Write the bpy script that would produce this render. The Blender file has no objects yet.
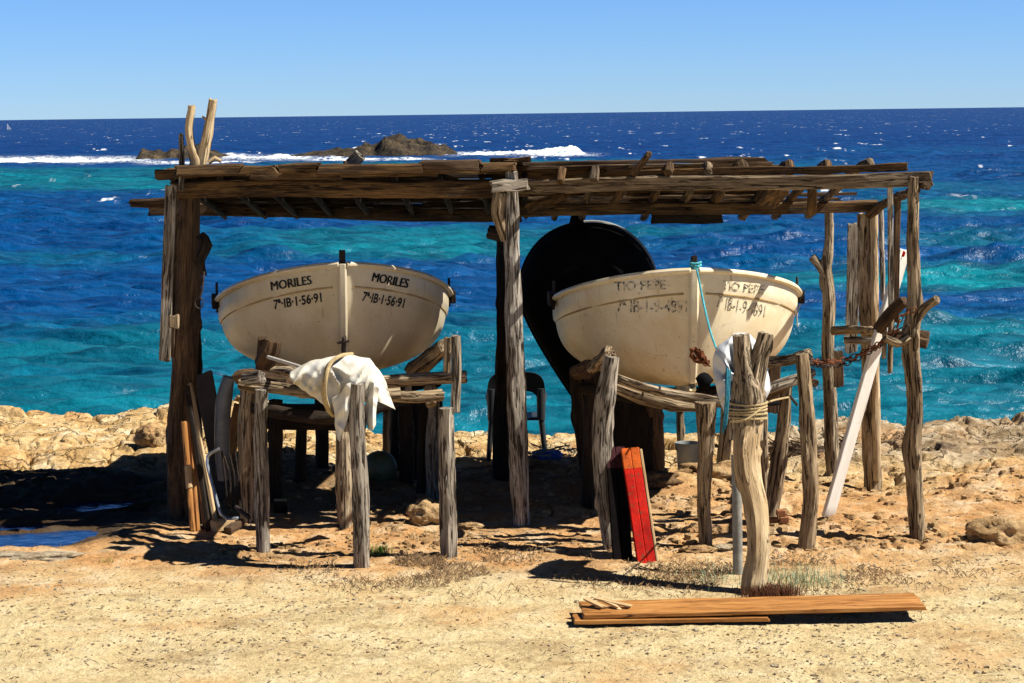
import bpy, math, random
import numpy as np
from mathutils import Vector, Matrix, noise as mn
from mathutils.bvhtree import BVHTree

random.seed(7)
rng = np.random.default_rng(7)
S = bpy.context.scene
COL = S.collection
F = 2120.0
CAMZ = 3.6
SEA = -0.55

# ------------------------------------------------------------------ camera
pitch = math.atan(228.0 / F)
R = Matrix.Rotation(math.pi / 2 - pitch, 3, 'X') @ Matrix.Rotation(-0.0127, 3, 'Z')
cd = bpy.data.cameras.new('camera'); cam = bpy.data.objects.new('camera', cd); COL.objects.link(cam)
cam.matrix_world = Matrix.Translation((0, 0, CAMZ)) @ R.to_4x4()
cd.sensor_width = 36; cd.lens = F * 36 / 1024; cd.clip_start = 0.1; cd.clip_end = 90000
S.camera = cam
CAM = Vector((0, 0, CAMZ))


def ray(px, py):
    return R @ Vector(((px - 512) / F, -(py - 341.5) / F, -1))


def P(px, py, D):
    d = ray(px, py)
    return CAM + d * (D / d.y)


def m(px, D):                      # a picture length at distance D, in metres
    return px * D / F


# ------------------------------------------------------------------ numpy noise
def _h(ix, iy, s):
    n = (ix * 374761393 + iy * 668265263 + s * 1442695041) & 0xffffffff
    n = ((n ^ (n >> 13)) * 1274126177) & 0xffffffff
    return ((n ^ (n >> 16)) & 0xffff) / 65535.0


def vn(x, y, s=0):
    x = np.asarray(x, float); y = np.asarray(y, float)
    ix = np.floor(x).astype(np.int64); iy = np.floor(y).astype(np.int64)
    fx = x - ix; fy = y - iy
    fx = fx * fx * (3 - 2 * fx); fy = fy * fy * (3 - 2 * fy)
    a = _h(ix, iy, s); b = _h(ix + 1, iy, s); c = _h(ix, iy + 1, s); d = _h(ix + 1, iy + 1, s)
    return (a + (b - a) * fx + (c - a) * fy + (a - b - c + d) * fx * fy) * 2 - 1


def fbm(x, y, o=4, s=0, g=.5):
    t = 0; a = 1; n = 0
    for i in range(o):
        t = t + a * vn(x * 2 ** i + 17.3 * i, y * 2 ** i - 9.1 * i, s + i); n += a; a *= g
    return t / n


def worley(x, y, s=0):
    ix = np.floor(x).astype(np.int64); iy = np.floor(y).astype(np.int64)
    f1 = np.full(np.shape(x), 9.0); f2 = np.full(np.shape(x), 9.0); hv = np.zeros(np.shape(x))
    for dx in (-1, 0, 1):
        for dy in (-1, 0, 1):
            cx = ix + dx + .15 + .7 * _h(ix + dx, iy + dy, s); cy = iy + dy + .15 + .7 * _h(ix + dx, iy + dy, s + 7)
            d = np.hypot(x - cx, y - cy); near = d < f1
            f2 = np.where(near, f1, np.minimum(f2, d)); hv = np.where(near, _h(ix + dx, iy + dy, s + 13), hv); f1 = np.where(near, d, f1)
    return f1, f2, hv


def sst(a, b, x):
    t = np.clip((x - a) / (b - a), 0, 1)
    return t * t * (3 - 2 * t)


# ------------------------------------------------------------------ ground height
def gz(x, y):
    x = np.asarray(x, float); y = np.asarray(y, float)
    pxl = x / np.maximum(y, 5) * F + 512
    edge = np.interp(pxl, [-400, 0, 200, 430, 520, 780, 930, 1100, 1500], [27.8, 27.6, 27.4, 26.1, 25.7, 25.9, 26.6, 26.5, 27])
    edge = edge + .35 * fbm(x * .8, y * 0 + 3.3, 3, 5)
    z = -0.16 * sst(20, 25, y)
    rock = sst(18.6, 21, y + .8 * fbm(x * .5, y * .3, 2, 3))
    n1 = fbm(x * .55 + .2, y * .45, 5, 11)
    ter = n1 * 5
    terr = (np.floor(ter) + sst(.0, .55, ter - np.floor(ter))) / 5
    z = z + rock * (.24 * terr + .07 * fbm(x * 2.2, y * 1.6, 4, 21) + .022 * np.abs(fbm(x * 6, y * 6, 3, 31)))
    wxx = x + .35 * fbm(x * 1.3, y * 1.3, 4, 81); wyy = y + .35 * fbm(x * 1.3 + 5, y * 1.3, 4, 82)
    f1, f2, hv = worley(wxx * 1.1, wyy * .8, 83)
    z = z + sst(21.6, 23.2, y) * ((.03 + .10 * hv) * sst(.0, .10, f2 - f1) - .05)
    f1, f2, hv = worley(wxx * 2.9, wyy * 2.4, 84)
    z = z + rock * ((.012 + .035 * hv) * sst(.0, .14, f2 - f1) - .02)
    mid = sst(16.2, 17.4, y) * (1 - rock)
    z = z + mid * ((.01 + .03 * hv) * sst(.0, .3, f2 - f1) * sst(0, .3, fbm(x * .9, y * 1.1, 3, 85)))
    z = z + mid * (.035 * fbm(x * 1.6, y * 1.6, 4, 41) + .02 * fbm(x * 7, y * 7, 3, 42))
    z = z + (.012 * fbm(x * 1.5, y * 1.5, 3, 51) + .006 * fbm(x * 9, y * 9, 3, 52) + .004 * fbm(x * 26, y * 26, 2, 53))
    # sunken pools in the rock, at the left
    w = x + .25 * fbm(x * 1.1, y * 1.3, 3, 61)
    v = y + .3 * fbm(x * 1.3 + 9, y * 1.1, 3, 62)
    pool = np.exp(-(((w + 4.35) / .62) ** 4) - ((v - 18.15) / .33) ** 4) + np.exp(-(((w + 4.0) / .5) ** 4) - ((v - 19.75) / .3) ** 4) \
        + np.exp(-(((w + 3.45) / .13) ** 4) - ((v - 19.3) / .12) ** 4)
    pool = pool + np.exp(-(((w + 4.75) / .5) ** 4) - ((v - 18.8) / .2) ** 4)
    
    z = z * (1 - .7 * np.clip(pool, 0, 1)) - .10 * np.clip(pool, 0, 1)
    # bright boulders on the left shelf
    z = z + .16 * sst(-2.0, -3.2, x) * sst(22.6, 24, y) * sst(27.6, 26.5, y) * (.4 + fbm(x * .9, y * .7, 3, 71))
    z = z - .20 * sst(-3, -1, x) * sst(22.6, 24.5, y)
    return z - 1.6 * sst(-.25, .9, y - edge) - 2.5 * sst(1, 14, y - edge)


_gx = np.arange(-10, 10.001, .025); _gy = np.arange(9, 34.001, .025)
_GT = gz(*np.meshgrid(_gx, _gy))


def g1(x, y):                      # ground height from a table
    u = min(max((x + 10) / .025, 0), len(_gx) - 2.001); v = min(max((y - 9) / .025, 0), len(_gy) - 2.001)
    i, j = int(u), int(v); a, b = u - i, v - j
    return float((_GT[j, i] * (1 - a) + _GT[j, i + 1] * a) * (1 - b) + (_GT[j + 1, i] * (1 - a) + _GT[j + 1, i + 1] * a) * b)


def Dg(px, py):
    lo, hi = 8.0, 40.0
    for _ in range(24):
        mid = (lo + hi) / 2
        p = P(px, py, mid)
        if p.z > g1(p.x, p.y): lo = mid
        else: hi = mid
    return lo


# ------------------------------------------------------------------ materials
def new_mat(name):
    ma = bpy.data.materials.new(name); ma.use_nodes = True
    nt = ma.node_tree; b = nt.nodes['Principled BSDF']
    return ma, nt, b


def node(nt, t, **kw):
    n = nt.nodes.new(t)
    for k, v in kw.items():
        if k.startswith('i_'):
            n.inputs[k[2:].replace('_', ' ')].default_value = v
        else: setattr(n, k, v)
    return n


def ramp(nt, src, stops):
    r = nt.nodes.new('ShaderNodeValToRGB'); e = r.color_ramp.elements
    e[0].position, e[0].color = stops[0][0], (*stops[0][1], 1)
    e[1].position, e[1].color = stops[1][0], (*stops[1][1], 1)
    for p, c in stops[2:]:
        q = e.new(p); q.color = (*c, 1)
    nt.links.new(src, r.inputs[0]); return r.outputs[0]


def mixc(nt, f, a, b, mode='MIX'):
    n = nt.nodes.new('ShaderNodeMix'); n.data_type = 'RGBA'; n.blend_type = mode
    for sock, v in ((n.inputs[0], f), (n.inputs[6], a), (n.inputs[7], b)):
        if isinstance(v, (int, float)): sock.default_value = v
        elif isinstance(v, tuple): sock.default_value = (*v, 1)
        else: nt.links.new(v, sock)
    return n.outputs[2]


def mth(nt, op, a, b=None, c=None, clamp=False):
    n = nt.nodes.new('ShaderNodeMath'); n.operation = op; n.use_clamp = clamp
    for i, v in enumerate((a, b, c)):
        if v is None: continue
        if isinstance(v, (int, float)): n.inputs[i].default_value = v
        else: nt.links.new(v, n.inputs[i])
    return n.outputs[0]


def tex_noise(nt, vec, scale, detail=5, rough=.55, mscale=None, dist=0):
    if mscale:
        mp = nt.nodes.new('ShaderNodeMapping'); mp.inputs['Scale'].default_value = mscale
        nt.links.new(vec, mp.inputs[0]); vec = mp.outputs[0]
    n = nt.nodes.new('ShaderNodeTexNoise'); n.inputs['Scale'].default_value = scale
    n.inputs['Detail'].default_value = detail; n.inputs['Roughness'].default_value = rough
    n.inputs['Distortion'].default_value = dist
    nt.links.new(vec, n.inputs['Vector']); return n.outputs['Fac']


def bump(nt, b, h, strength, dist):
    n = nt.nodes.new('ShaderNodeBump'); n.inputs['Strength'].default_value = strength
    n.inputs['Distance'].default_value = dist
    nt.links.new(h, n.inputs['Height']); nt.links.new(n.outputs[0], b.inputs['Normal'])


def wood(name, light, mid, dark, crack=.42, rough=.85, bs=.7):
    ma, nt, b = new_mat(name)
    g = node(nt, 'ShaderNodeAttribute', attribute_name='grain').outputs['Vector']
    fine = tex_noise(nt, g, 1, 6, .65, (70, 70, 3.2), .4)
    big = tex_noise(nt, g, 1, 4, .6, (9, 9, 1.9), .3)
    crk = tex_noise(nt, g, 1, 4, .65, (34, 34, 2.6), 1.2)
    c1 = ramp(nt, fine, [(.34, dark), (.64, light), (.48, mid)])
    c2 = ramp(nt, big, [(.34, dark), (.64, light), (.5, mid)])
    c = mixc(nt, .5, c1, c2)
    ck = ramp(nt, crk, [(crack - .06, (.12, .1, .08)), (crack + .02, (1, 1, 1))])
    c = mixc(nt, 1, c, ck, 'MULTIPLY')
    spots = tex_noise(nt, g, 1, 3, .7, (60, 60, 25))
    sp = ramp(nt, spots, [(.66, (1, 1, 1)), (.72, (.25, .22, .2))])
    c = mixc(nt, .7, c, sp, 'MULTIPLY')
    oi = nt.nodes.new('ShaderNodeObjectInfo')
    c = mixc(nt, 1, c, ramp(nt, oi.outputs['Random'], [(0, (.72, .69, .65)), (1, (1.08, 1.06, 1.04)), (.35, (1, .95, .87)), (.7, (.92, .93, .95))]), 'MULTIPLY')
    nt.links.new(c, b.inputs['Base Color']); b.inputs['Roughness'].default_value = rough
    b.inputs['Specular IOR Level'].default_value = .25
    h = mth(nt, 'ADD', mth(nt, 'MULTIPLY', fine, .5), mth(nt, 'MULTIPLY', ramp(nt, crk, [(crack - .06, (0, 0, 0)), (crack + .03, (1, 1, 1))]), .6))
    bump(nt, b, h, bs, .012)
    return ma


M = {}
M['drift'] = wood('driftwood', (.62, .51, .35), (.33, .245, .15), (.065, .04, .025), crack=.48)
M['driftgrey'] = wood('grey driftwood', (.60, .55, .47), (.29, .25, .20), (.05, .037, .028), crack=.48)
M['beamgrey'] = wood('grey brown beam', (.36, .29, .20), (.17, .125, .08), (.03, .02, .014), crack=.46)
M['pale'] = wood('pale debarked wood', (.68, .56, .37), (.47, .35, .20), (.16, .09, .045), crack=.41)
M['old'] = wood('old brown wood', (.20, .12, .06), (.075, .045, .024), (.018, .011, .007))
M['dark'] = wood('dark weathered and shaded wood', (.05, .033, .02), (.022, .015, .010), (.008, .006, .004))  # dark tone: painted shade under roof and boats, plus truly dark parts
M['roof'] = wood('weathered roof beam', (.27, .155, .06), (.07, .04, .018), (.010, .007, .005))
M['orange'] = wood('varnished orange wood', (.60, .31, .10), (.38, .155, .035), (.12, .045, .012), crack=.40, rough=.6, bs=.4)
M['whitewood'] = wood('white painted wood', (.85, .84, .80), (.78, .76, .70), (.62, .58, .5), crack=.24, rough=.6, bs=.25)
M['cutwood'] = wood('fresh cut wood', (.62, .46, .26), (.52, .36, .18), (.34, .2, .09), crack=.26)


def plain(name, col, rough=.5, spec=.4, var=.25, scale=6, metal=0, bmp=.15, col2=None, chips=None):
    ma, nt, b = new_mat(name)
    tc = nt.nodes.new('ShaderNodeTexCoord').outputs['Object']
    n = tex_noise(nt, tc, scale, 6, .65)
    lo = col2 or tuple(c * (1 - var) for c in col)
    cc = ramp(nt, n, [(.35, lo), (.62, col)])
    if chips: cc = mixc(nt, ramp(nt, tex_noise(nt, tc, 22, 6, .75), [(.57, (0, 0, 0)), (.61, (1, 1, 1))]), cc, chips)
    nt.links.new(cc, b.inputs['Base Color'])
    b.inputs['Roughness'].default_value = rough; b.inputs['Metallic'].default_value = metal
    b.inputs['Specular IOR Level'].default_value = spec
    n2 = tex_noise(nt, tc, scale * 9, 4, .6)
    bump(nt, b, n2, bmp, .01)
    return ma


def hull_mat(name, col, stain, seed):
    ma, nt, b = new_mat(name)
    tc = nt.nodes.new('ShaderNodeTexCoord').outputs['Object']
    n1 = tex_noise(nt, tc, 2.3 + seed * .3, 6, .6)
    n2 = tex_noise(nt, tc, 1, 5, .7, (16, 16, 2.2))
    c = mixc(nt, mth(nt, 'MULTIPLY', ramp(nt, n1, [(.42, (0, 0, 0)), (.7, (1, 1, 1))]), .55), col, stain)
    st = ramp(nt, n2, [(.62, (0, 0, 0)), (.78, (1, 1, 1))])
    c = mixc(nt, mth(nt, 'MULTIPLY', st, .6), c, tuple(s * .55 for s in stain))
    # brown tone that grows stronger low on the hull
    sx = nt.nodes.new('ShaderNodeSeparateXYZ'); nt.links.new(tc, sx.inputs[0])
    low = mth(nt, 'ADD', mth(nt, 'MULTIPLY', sx.outputs[2], -2.2), mth(nt, 'MULTIPLY', n1, 1.2))
    lm = ramp(nt, mth(nt, 'MULTIPLY', low, .25), [(.64, (0, 0, 0)), (.86, (1, 1, 1))])
    c = mixc(nt, mth(nt, 'MULTIPLY', lm, .6), c, (.20, .12, .045))
    dots = tex_noise(nt, tc, 38, 2, .5)
    dm = ramp(nt, dots, [(.70, (0, 0, 0)), (.74, (1, 1, 1))])
    run = tex_noise(nt, tc, 1, 3, .6, (26, 26, .9)); rm = mth(nt, 'MULTIPLY', ramp(nt, run, [(.64, (0, 0, 0)), (.74, (1, 1, 1))]), .5)
    c = mixc(nt, rm, c, (.36, .20, .08))
    scf = tex_noise(nt, tc, 1, 6, .8, (3, 3, 14)); c = mixc(nt, mth(nt, 'MULTIPLY', ramp(nt, scf, [(.60, (0, 0, 0)), (.66, (1, 1, 1))]), .35), c, (.30, .24, .16))
    c = mixc(nt, mth(nt, 'MULTIPLY', dm, .6), c, (.12, .07, .03))
    nt.links.new(c, b.inputs['Base Color'])
    b.inputs['Roughness'].default_value = .38
    bump(nt, b, tex_noise(nt, tc, 5, 3, .5), .12, .02)
    return ma


M['hull_a'] = hull_mat('cream gelcoat', (.62, .54, .38), (.44, .32, .16), 1)
M['hull_b'] = hull_mat('yellowed gelcoat', (.86, .76, .53), (.68, .47, .20), 4)
M['mould'] = plain('stained moulding', (.50, .34, .14), .6, .3, .4, 6)
M['ink'] = plain('black lettering paint', (.012, .012, .014), .6, .2, .2)
M['black'] = plain('black hull paint', (.008, .008, .009), .9, .04, .4)
M['rust'] = plain('rusty iron', (.22, .075, .03), .9, .2, .6, 30)
M['darkiron'] = plain('dark iron', (.05, .035, .028), .8, .3, .5, 30)
M['rope_blue'] = plain('turquoise rope', (.10, .48, .55), .8, .2, .4, 40)
M['rope_teal'] = plain('dark teal rope', (.03, .20, .28), .8, .2, .6, 40)
M['rope_tan'] = plain('tan rope', (.50, .38, .20), .9, .1, .4, 40)
M['rope_white'] = plain('white rope', (.62, .57, .47), .9, .1, .3, 40)
M['canvas'] = plain('off white canvas', (.68, .66, .60), .9, .1, .3, 5, 0, .12, (.55, .50, .38))
M['cloth_grey'] = plain('pale grey cloth', (.62, .64, .66), .85, .15, .15, 5, 0, .3)
M['red'] = plain('red painted board', (.62, .014, .006), .65, .12, .5, 7, 0, .3, None, (.22, .05, .02))
M['redcap'] = plain('orange red painted end', (.72, .13, .015), .6, .15, .5, 12, 0, .3, None, (.35, .08, .02))
M['blackboard'] = plain('black stained board', (.008, .006, .006), .8, .04, .5, 8, 0, .3)
M['maroon'] = plain('dark maroon painted end', (.07, .022, .025), .7, .08, .6, 14, 0, .3)
M['chair'] = plain('dark green grey plastic', (.03, .033, .033), .45, .3, .2, 5)
M['bucket'] = plain('grey plastic', (.30, .31, .30), .5, .4, .25, 6)
M['steel'] = plain('galvanised steel tube', (.45, .50, .55), .35, .5, .3, 12, .8)
M['tube'] = plain('cloudy white plastic sheet', (.20, .21, .22), .4, .4, .4, 5)
M['bluebag'] = plain('blue plastic', (.03, .12, .55), .4, .5, .4, 9)
M['boardgrey'] = plain('grey brown board', (.10, .07, .05), .8, .2, .35, 4, 0, .3)
M['sail'] = plain('white sail', (.8, .8, .8), .7, .2, .1)
M['pipe'] = plain('grey paint flaking', (.32, .31, .27), .5, .4, .45, 9)
M['olive'] = plain('olive plastic', (.10, .12, .06), .5, .4, .3, 6)
M['brick'] = plain('red clay brick', (.34, .15, .07), .9, .1, .35, 12, 0, .4)


def letter_worn():
    ma, nt, b = new_mat('worn lettering paint')
    tc = nt.nodes.new('ShaderNodeTexCoord').outputs['Object']
    n = tex_noise(nt, tc, 26, 5, .75)
    c = ramp(nt, n, [(.45, (.04, .035, .03)), (.53, (.76, .66, .45))])
    nt.links.new(c, b.inputs['Base Color']); b.inputs['Roughness'].default_value = .5
    return ma


M['ink_worn'] = letter_worn()


def rock_mat(name, c1, c2, c3, sc=1.0):
    ma, nt, b = new_mat(name)
    pos = nt.nodes.new('ShaderNodeNewGeometry').outputs['Position']
    a = tex_noise(nt, pos, 2.2 * sc, 8, .65)
    c = ramp(nt, a, [(.32, c3), (.66, c1), (.47, c2)])
    f = tex_noise(nt, pos, 18 * sc, 6, .7)
    c = mixc(nt, .75, c, ramp(nt, f, [(.36, (.28, .23, .2)), (.56, (1, 1, 1))]), 'MULTIPLY')
    nt.links.new(c, b.inputs['Base Color']); b.inputs['Roughness'].default_value = .92
    b.inputs['Specular IOR Level'].default_value = .15
    bump(nt, b, mth(nt, 'ADD', mth(nt, 'MULTIPLY', a, .6), f), 1, .05 / sc)
    return ma


M['rock_tan'] = rock_mat('tan limestone', (.62, .44, .23), (.50, .31, .14), (.26, .15, .08))
M['rock_pale'] = rock_mat('pale limestone', (.62, .53, .38), (.50, .40, .26), (.30, .20, .12))
M['rock_brown'] = rock_mat('brown rock', (.30, .20, .11), (.20, .12, .06), (.08, .05, .03))
M['rock_sea'] = rock_mat('sea worn rock', (.13, .095, .055), (.05, .04, .03), (.013, .012, .012), .25)

# ------------------------------------------------------------------ mesh building
class MB:
    def __init__(s): s.v = []; s.f = []; s.g = []; s.mi = []

    def add(s, vs, fs, gs=None, mi=0):
        o = len(s.v)
        s.v += [tuple(v) for v in vs]
        s.g += [tuple(g) for g in (gs if gs is not None else vs)]
        s.f += [tuple(i + o for i in f) for f in fs]; s.mi += [mi] * len(fs)

    def build(s, name, mats, parent=None, smooth=True, origin=None):
        me = bpy.data.meshes.new(name)
        o0 = Vector(origin) if origin is not None else Vector((0, 0, 0))
        me.from_pydata([(v[0] - o0.x, v[1] - o0.y, v[2] - o0.z) for v in s.v], [], s.f)
        a = me.attributes.new('grain', 'FLOAT_VECTOR', 'POINT')
        a.data.foreach_set('vector', np.array(s.g, dtype=np.float32).ravel())
        for ma in (mats if isinstance(mats, (list, tuple)) else [mats]): me.materials.append(ma)
        me.polygons.foreach_set('material_index', s.mi)
        if smooth: me.polygons.foreach_set('use_smooth', [True] * len(me.polygons))
        me.update()
        if smooth: me.set_sharp_from_angle(angle=.65)
        o = bpy.data.objects.new(name, me); COL.objects.link(o)
        if parent is not None:
            o.parent = parent; o.location = o0 - world_loc(parent)
        else: o.location = o0
        return o


def world_loc(o):
    v = Vector((0, 0, 0))
    while o is not None:
        v += o.location; o = o.parent
    return v


def tag(o, label=None, cat=None, group=None, kind=None):
    if label: o['label'] = label
    if cat: o['category'] = cat
    if group: o['group'] = group
    if kind: o['kind'] = kind
    return o


def thing(name, label, cat, loc=(0, 0, 0), group=None):
    o = bpy.data.objects.new(name, None); COL.objects.link(o); o.location = loc
    o.empty_display_size = .1
    return tag(o, label, cat, group)


def resample(pts, rad, step):
    pts = [Vector(p) for p in pts]
    if len(pts) == 2:
        n = max(2, int((pts[1] - pts[0]).length / step) + 1)
        return [pts[0].lerp(pts[1], i / n) for i in range(n + 1)], [rad[0] + (rad[1] - rad[0]) * i / n for i in range(n + 1)]
    q = [pts[0] * 2 - pts[1]] + pts + [pts[-1] * 2 - pts[-2]]
    op = []; orr = []
    for i in range(len(pts) - 1):
        p0, p1, p2, p3 = q[i:i + 4]
        n = max(1, int((p2 - p1).length / step))
        for k in range(n):
            t = k / n
            op.append(.5 * ((2 * p1) + (p2 - p0) * t + (2 * p0 - 5 * p1 + 4 * p2 - p3) * t * t + (3 * p1 - p0 - 3 * p2 + p3) * t ** 3))
            orr.append(rad[i] + (rad[i + 1] - rad[i]) * t)
    op.append(pts[-1]); orr.append(rad[-1])
    return op, orr


def sweep(mb, pts, rad, ns=16, step=.05, rough=.17, seed=None, prof=None, up=None, jag=.3, mi=0, groove=.1, closed=False):
    """tapered, knotty, grooved bar along pts; prof = list of (a, b) offsets for a plank"""
    seed = random.random() * 90 if seed is None else seed
    if isinstance(rad, (int, float)): rad = [rad] * len(pts)
    ps, rs = resample(pts, rad, step)
    n = len(ps)
    t = (ps[1] - ps[0]).normalized()
    if up is None: up = Vector((0, 0, 1)) if abs(t.z) < .8 else Vector((0, -1, 0))
    u = (up - t * up.dot(t)).normalized()
    vs = []; gs = []; fs = []; s = 0
    k = ns if prof is None else len(prof)
    for i in range(n):
        t = (ps[min(i + 1, n - 1)] - ps[max(i - 1, 0)]).normalized()
        u = (u - t * u.dot(t)).normalized(); w = t.cross(u)
        if i: s += (ps[i] - ps[i - 1]).length
        for j in range(k):
            if prof is None:
                a = 2 * math.pi * j / k; ca, sa = math.cos(a), math.sin(a); r = rs[i]
                d = 1 + rough * mn.noise(Vector((ca * 1.3 + seed, sa * 1.3, s * 2.4 / max(.05, r * 8 + .1) * .4)))
                d += rough * .7 * mn.noise(Vector((ca * 2.6, sa * 2.6 + seed, s * 6)))
                gn = 1 - abs(mn.noise(Vector((ca * 3.4 + seed, sa * 3.4, s * .8)))) * 4
                if gn > 0: d -= groove * gn
                kn = mn.noise(Vector((ca * 2 + seed * 2, sa * 2, s * 4.5)))
                if kn > .42 and rough > .05: d += (kn - .42) * 1.1
                ca *= r * d; sa *= r * d
            else:
                ca, sa = prof[j]; sc = rs[i]; ca *= sc; sa *= sc
                d = mn.noise(Vector((ca * 9 + seed, sa * 9, s * 3))) * rough * .05
                ca += math.copysign(d, ca); sa += math.copysign(d, sa)
            e = 0
            if i in (0, n - 1):
                e = jag * .06 * mn.noise(Vector((ca * 40 + seed, sa * 40, i))) * (1 if i else -1)
                if prof is None: e = e * 1 - (0 if i == 0 else 0)
            vs.append(ps[i] + u * ca + w * sa + t * e); gs.append((ca + seed, sa, s))
    for i in range(n - 1):
        for j in range(k):
            a = i * k + j; b = i * k + (j + 1) % k
            fs.append((a, b, b + k, a + k))
    if closed:
        for j in range(k):
            fs.append(((n - 1) * k + j, (n - 1) * k + (j + 1) % k, (j + 1) % k, j))
    else:
        for i, rev in ((0, True), (n - 1, False)):
            ring = [i * k + j for j in range(k)]
            c = sum((Vector(vs[q]) for q in ring), Vector()) / k
            ce = len(vs); inner = []
            t = (ps[1] - ps[0]).normalized() if i == 0 else (ps[-1] - ps[-2]).normalized()
            sg = -1 if i == 0 else 1
            for q in ring:
                inner.append(len(vs)); p = Vector(vs[q]).lerp(c, .15) + t * sg * .004
                vs.append(p); gq = gs[q]; gs.append((gq[0] + .3, gq[1], gq[2]))
            cc = len(vs); vs.append(c + t * sg * .002); gs.append((seed + .3, 0, 0))
            for j in range(k):
                a, b = ring[j], ring[(j + 1) % k]; a2, b2 = inner[j], inner[(j + 1) % k]
                if rev: fs += [(b, a, a2, b2), (b2, a2, cc)]
                else: fs += [(a, b, b2, a2), (a2, b2, cc)]
    mb.add(vs, fs, gs, mi)


def rprof(w, h, b=None, nx=3, ny=1):
    """rectangular profile w (side) x h (up), bevelled; coordinates (along up, along side)"""
    b = b or min(w, h) * .14
    x, y = w / 2, h / 2
    out = []
    def seg(a, c, n): return [(a[0] + (c[0] - a[0]) * i / n, a[1] + (c[1] - a[1]) * i / n) for i in range(n + 1)]
    out += seg((y, -x + b), (y, x - b), nx) + seg((y - b, x), (-y + b, x), ny) + seg((-y, x - b), (-y, -x + b), nx) + seg((-y + b, -x), (y - b, -x), ny)
    return out


def plank(mb, p0, p1, w, h, up=(0, 0, 1), step=.12, rough=.12, jag=.5, mi=0, seed=None, mids=None):
    pts = [Vector(p0)] + [Vector(q) for q in (mids or [])] + [Vector(p1)]
    sweep(mb, pts, [1.0] * len(pts), step=step, rough=rough, prof=rprof(w, h), up=Vector(up), jag=jag, mi=mi, seed=seed)


def log_part(name, parent, pts, wd, mat, **kw):
    mb = MB(); sweep(mb, pts, wd, **kw)
    return mb.build(name, mat, parent)


def post(name, parent, spec, mat, lean=0.0, D=None, bury=.18, extra=None, **kw):
    """spec: [(px, py, width_px), ...] from the foot up; the foot stands on the ground"""
    D0 = D if D is not None else Dg(spec[0][0], spec[0][1])
    H = spec[0][1] - spec[-1][1]
    pts = []; rad = []
    for px, py, w in spec:
        Dd = D0 + lean * (spec[0][1] - py) / H
        pts.append(P(px, py, Dd)); rad.append(m(w / 2, Dd))
    if D is None:
        pts.insert(0, pts[0] - Vector((0, 0, bury))); rad.insert(0, rad[0] * 1.02)
    mb = MB(); sweep(mb, pts, rad, **kw)
    for e in (extra or []):
        sweep(mb, [P(a, b, D0 + lean * (spec[0][1] - b) / H + (c[1] if isinstance(c, tuple) else 0)) for a, b, c in e],
              [m((c[0] if isinstance(c, tuple) else c) / 2, D0) for a, b, c in e], **kw)
    return mb.build(name, mat, parent)


def rail(name, parent, spec, mat, **kw):
    """spec: [(px, py, width_px, D), ...]"""
    mb = MB(); sweep(mb, [P(a, b, d) for a, b, w, d in spec], [m(w / 2, d) for a, b, w, d in spec], **kw)
    return mb.build(name, mat, parent)


def board(name, parent, a, b, wpx, th, mat, up=None, rough=.12, jag=.5):
    """board between picture points a and b (px, py, D), its face turned to the camera"""
    p0, p1 = P(*a), P(*b); mb = MB()
    D = (a[2] + b[2]) / 2
    sweep(mb, [p0, p1], [1, 1], prof=rprof(m(wpx, D), th), up=Vector(up or (0, -1, 0)), step=.1, rough=rough, jag=jag)
    return mb.build(name, mat, parent)


# ------------------------------------------------------------------ tensor grid helper
def grid_obj(name, X, Y, Z, mat, attrs=None, smooth=True):
    nr, nc = X.shape
    me = bpy.data.meshes.new(name)
    co = np.stack([X, Y, Z], -1).reshape(-1, 3).astype(np.float32)
    idx = np.arange(nr * nc, dtype=np.int32).reshape(nr, nc)
    q = np.stack([idx[:-1, :-1], idx[:-1, 1:], idx[1:, 1:], idx[1:, :-1]], -1).reshape(-1, 4)
    me.vertices.add(len(co)); me.vertices.foreach_set('co', co.ravel())
    me.loops.add(q.size); me.loops.foreach_set('vertex_index', q.ravel())
    me.polygons.add(len(q)); me.polygons.foreach_set('loop_start', np.arange(0, q.size, 4, dtype=np.int32))
    me.polygons.foreach_set('use_smooth', np.full(len(q), smooth))
    for k, v in (attrs or {}).items():
        a = me.attributes.new(k, 'FLOAT', 'POINT'); a.data.foreach_set('value', v.ravel().astype(np.float32))
    me.materials.append(mat); me.update(calc_edges=True); me.validate()
    o = bpy.data.objects.new(name, me); COL.objects.link(o)
    return o


def geo_rows(a, b, r):
    n = int(math.log(b / a) / r)
    return a * np.exp(np.linspace(0, math.log(b / a), n))


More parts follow.
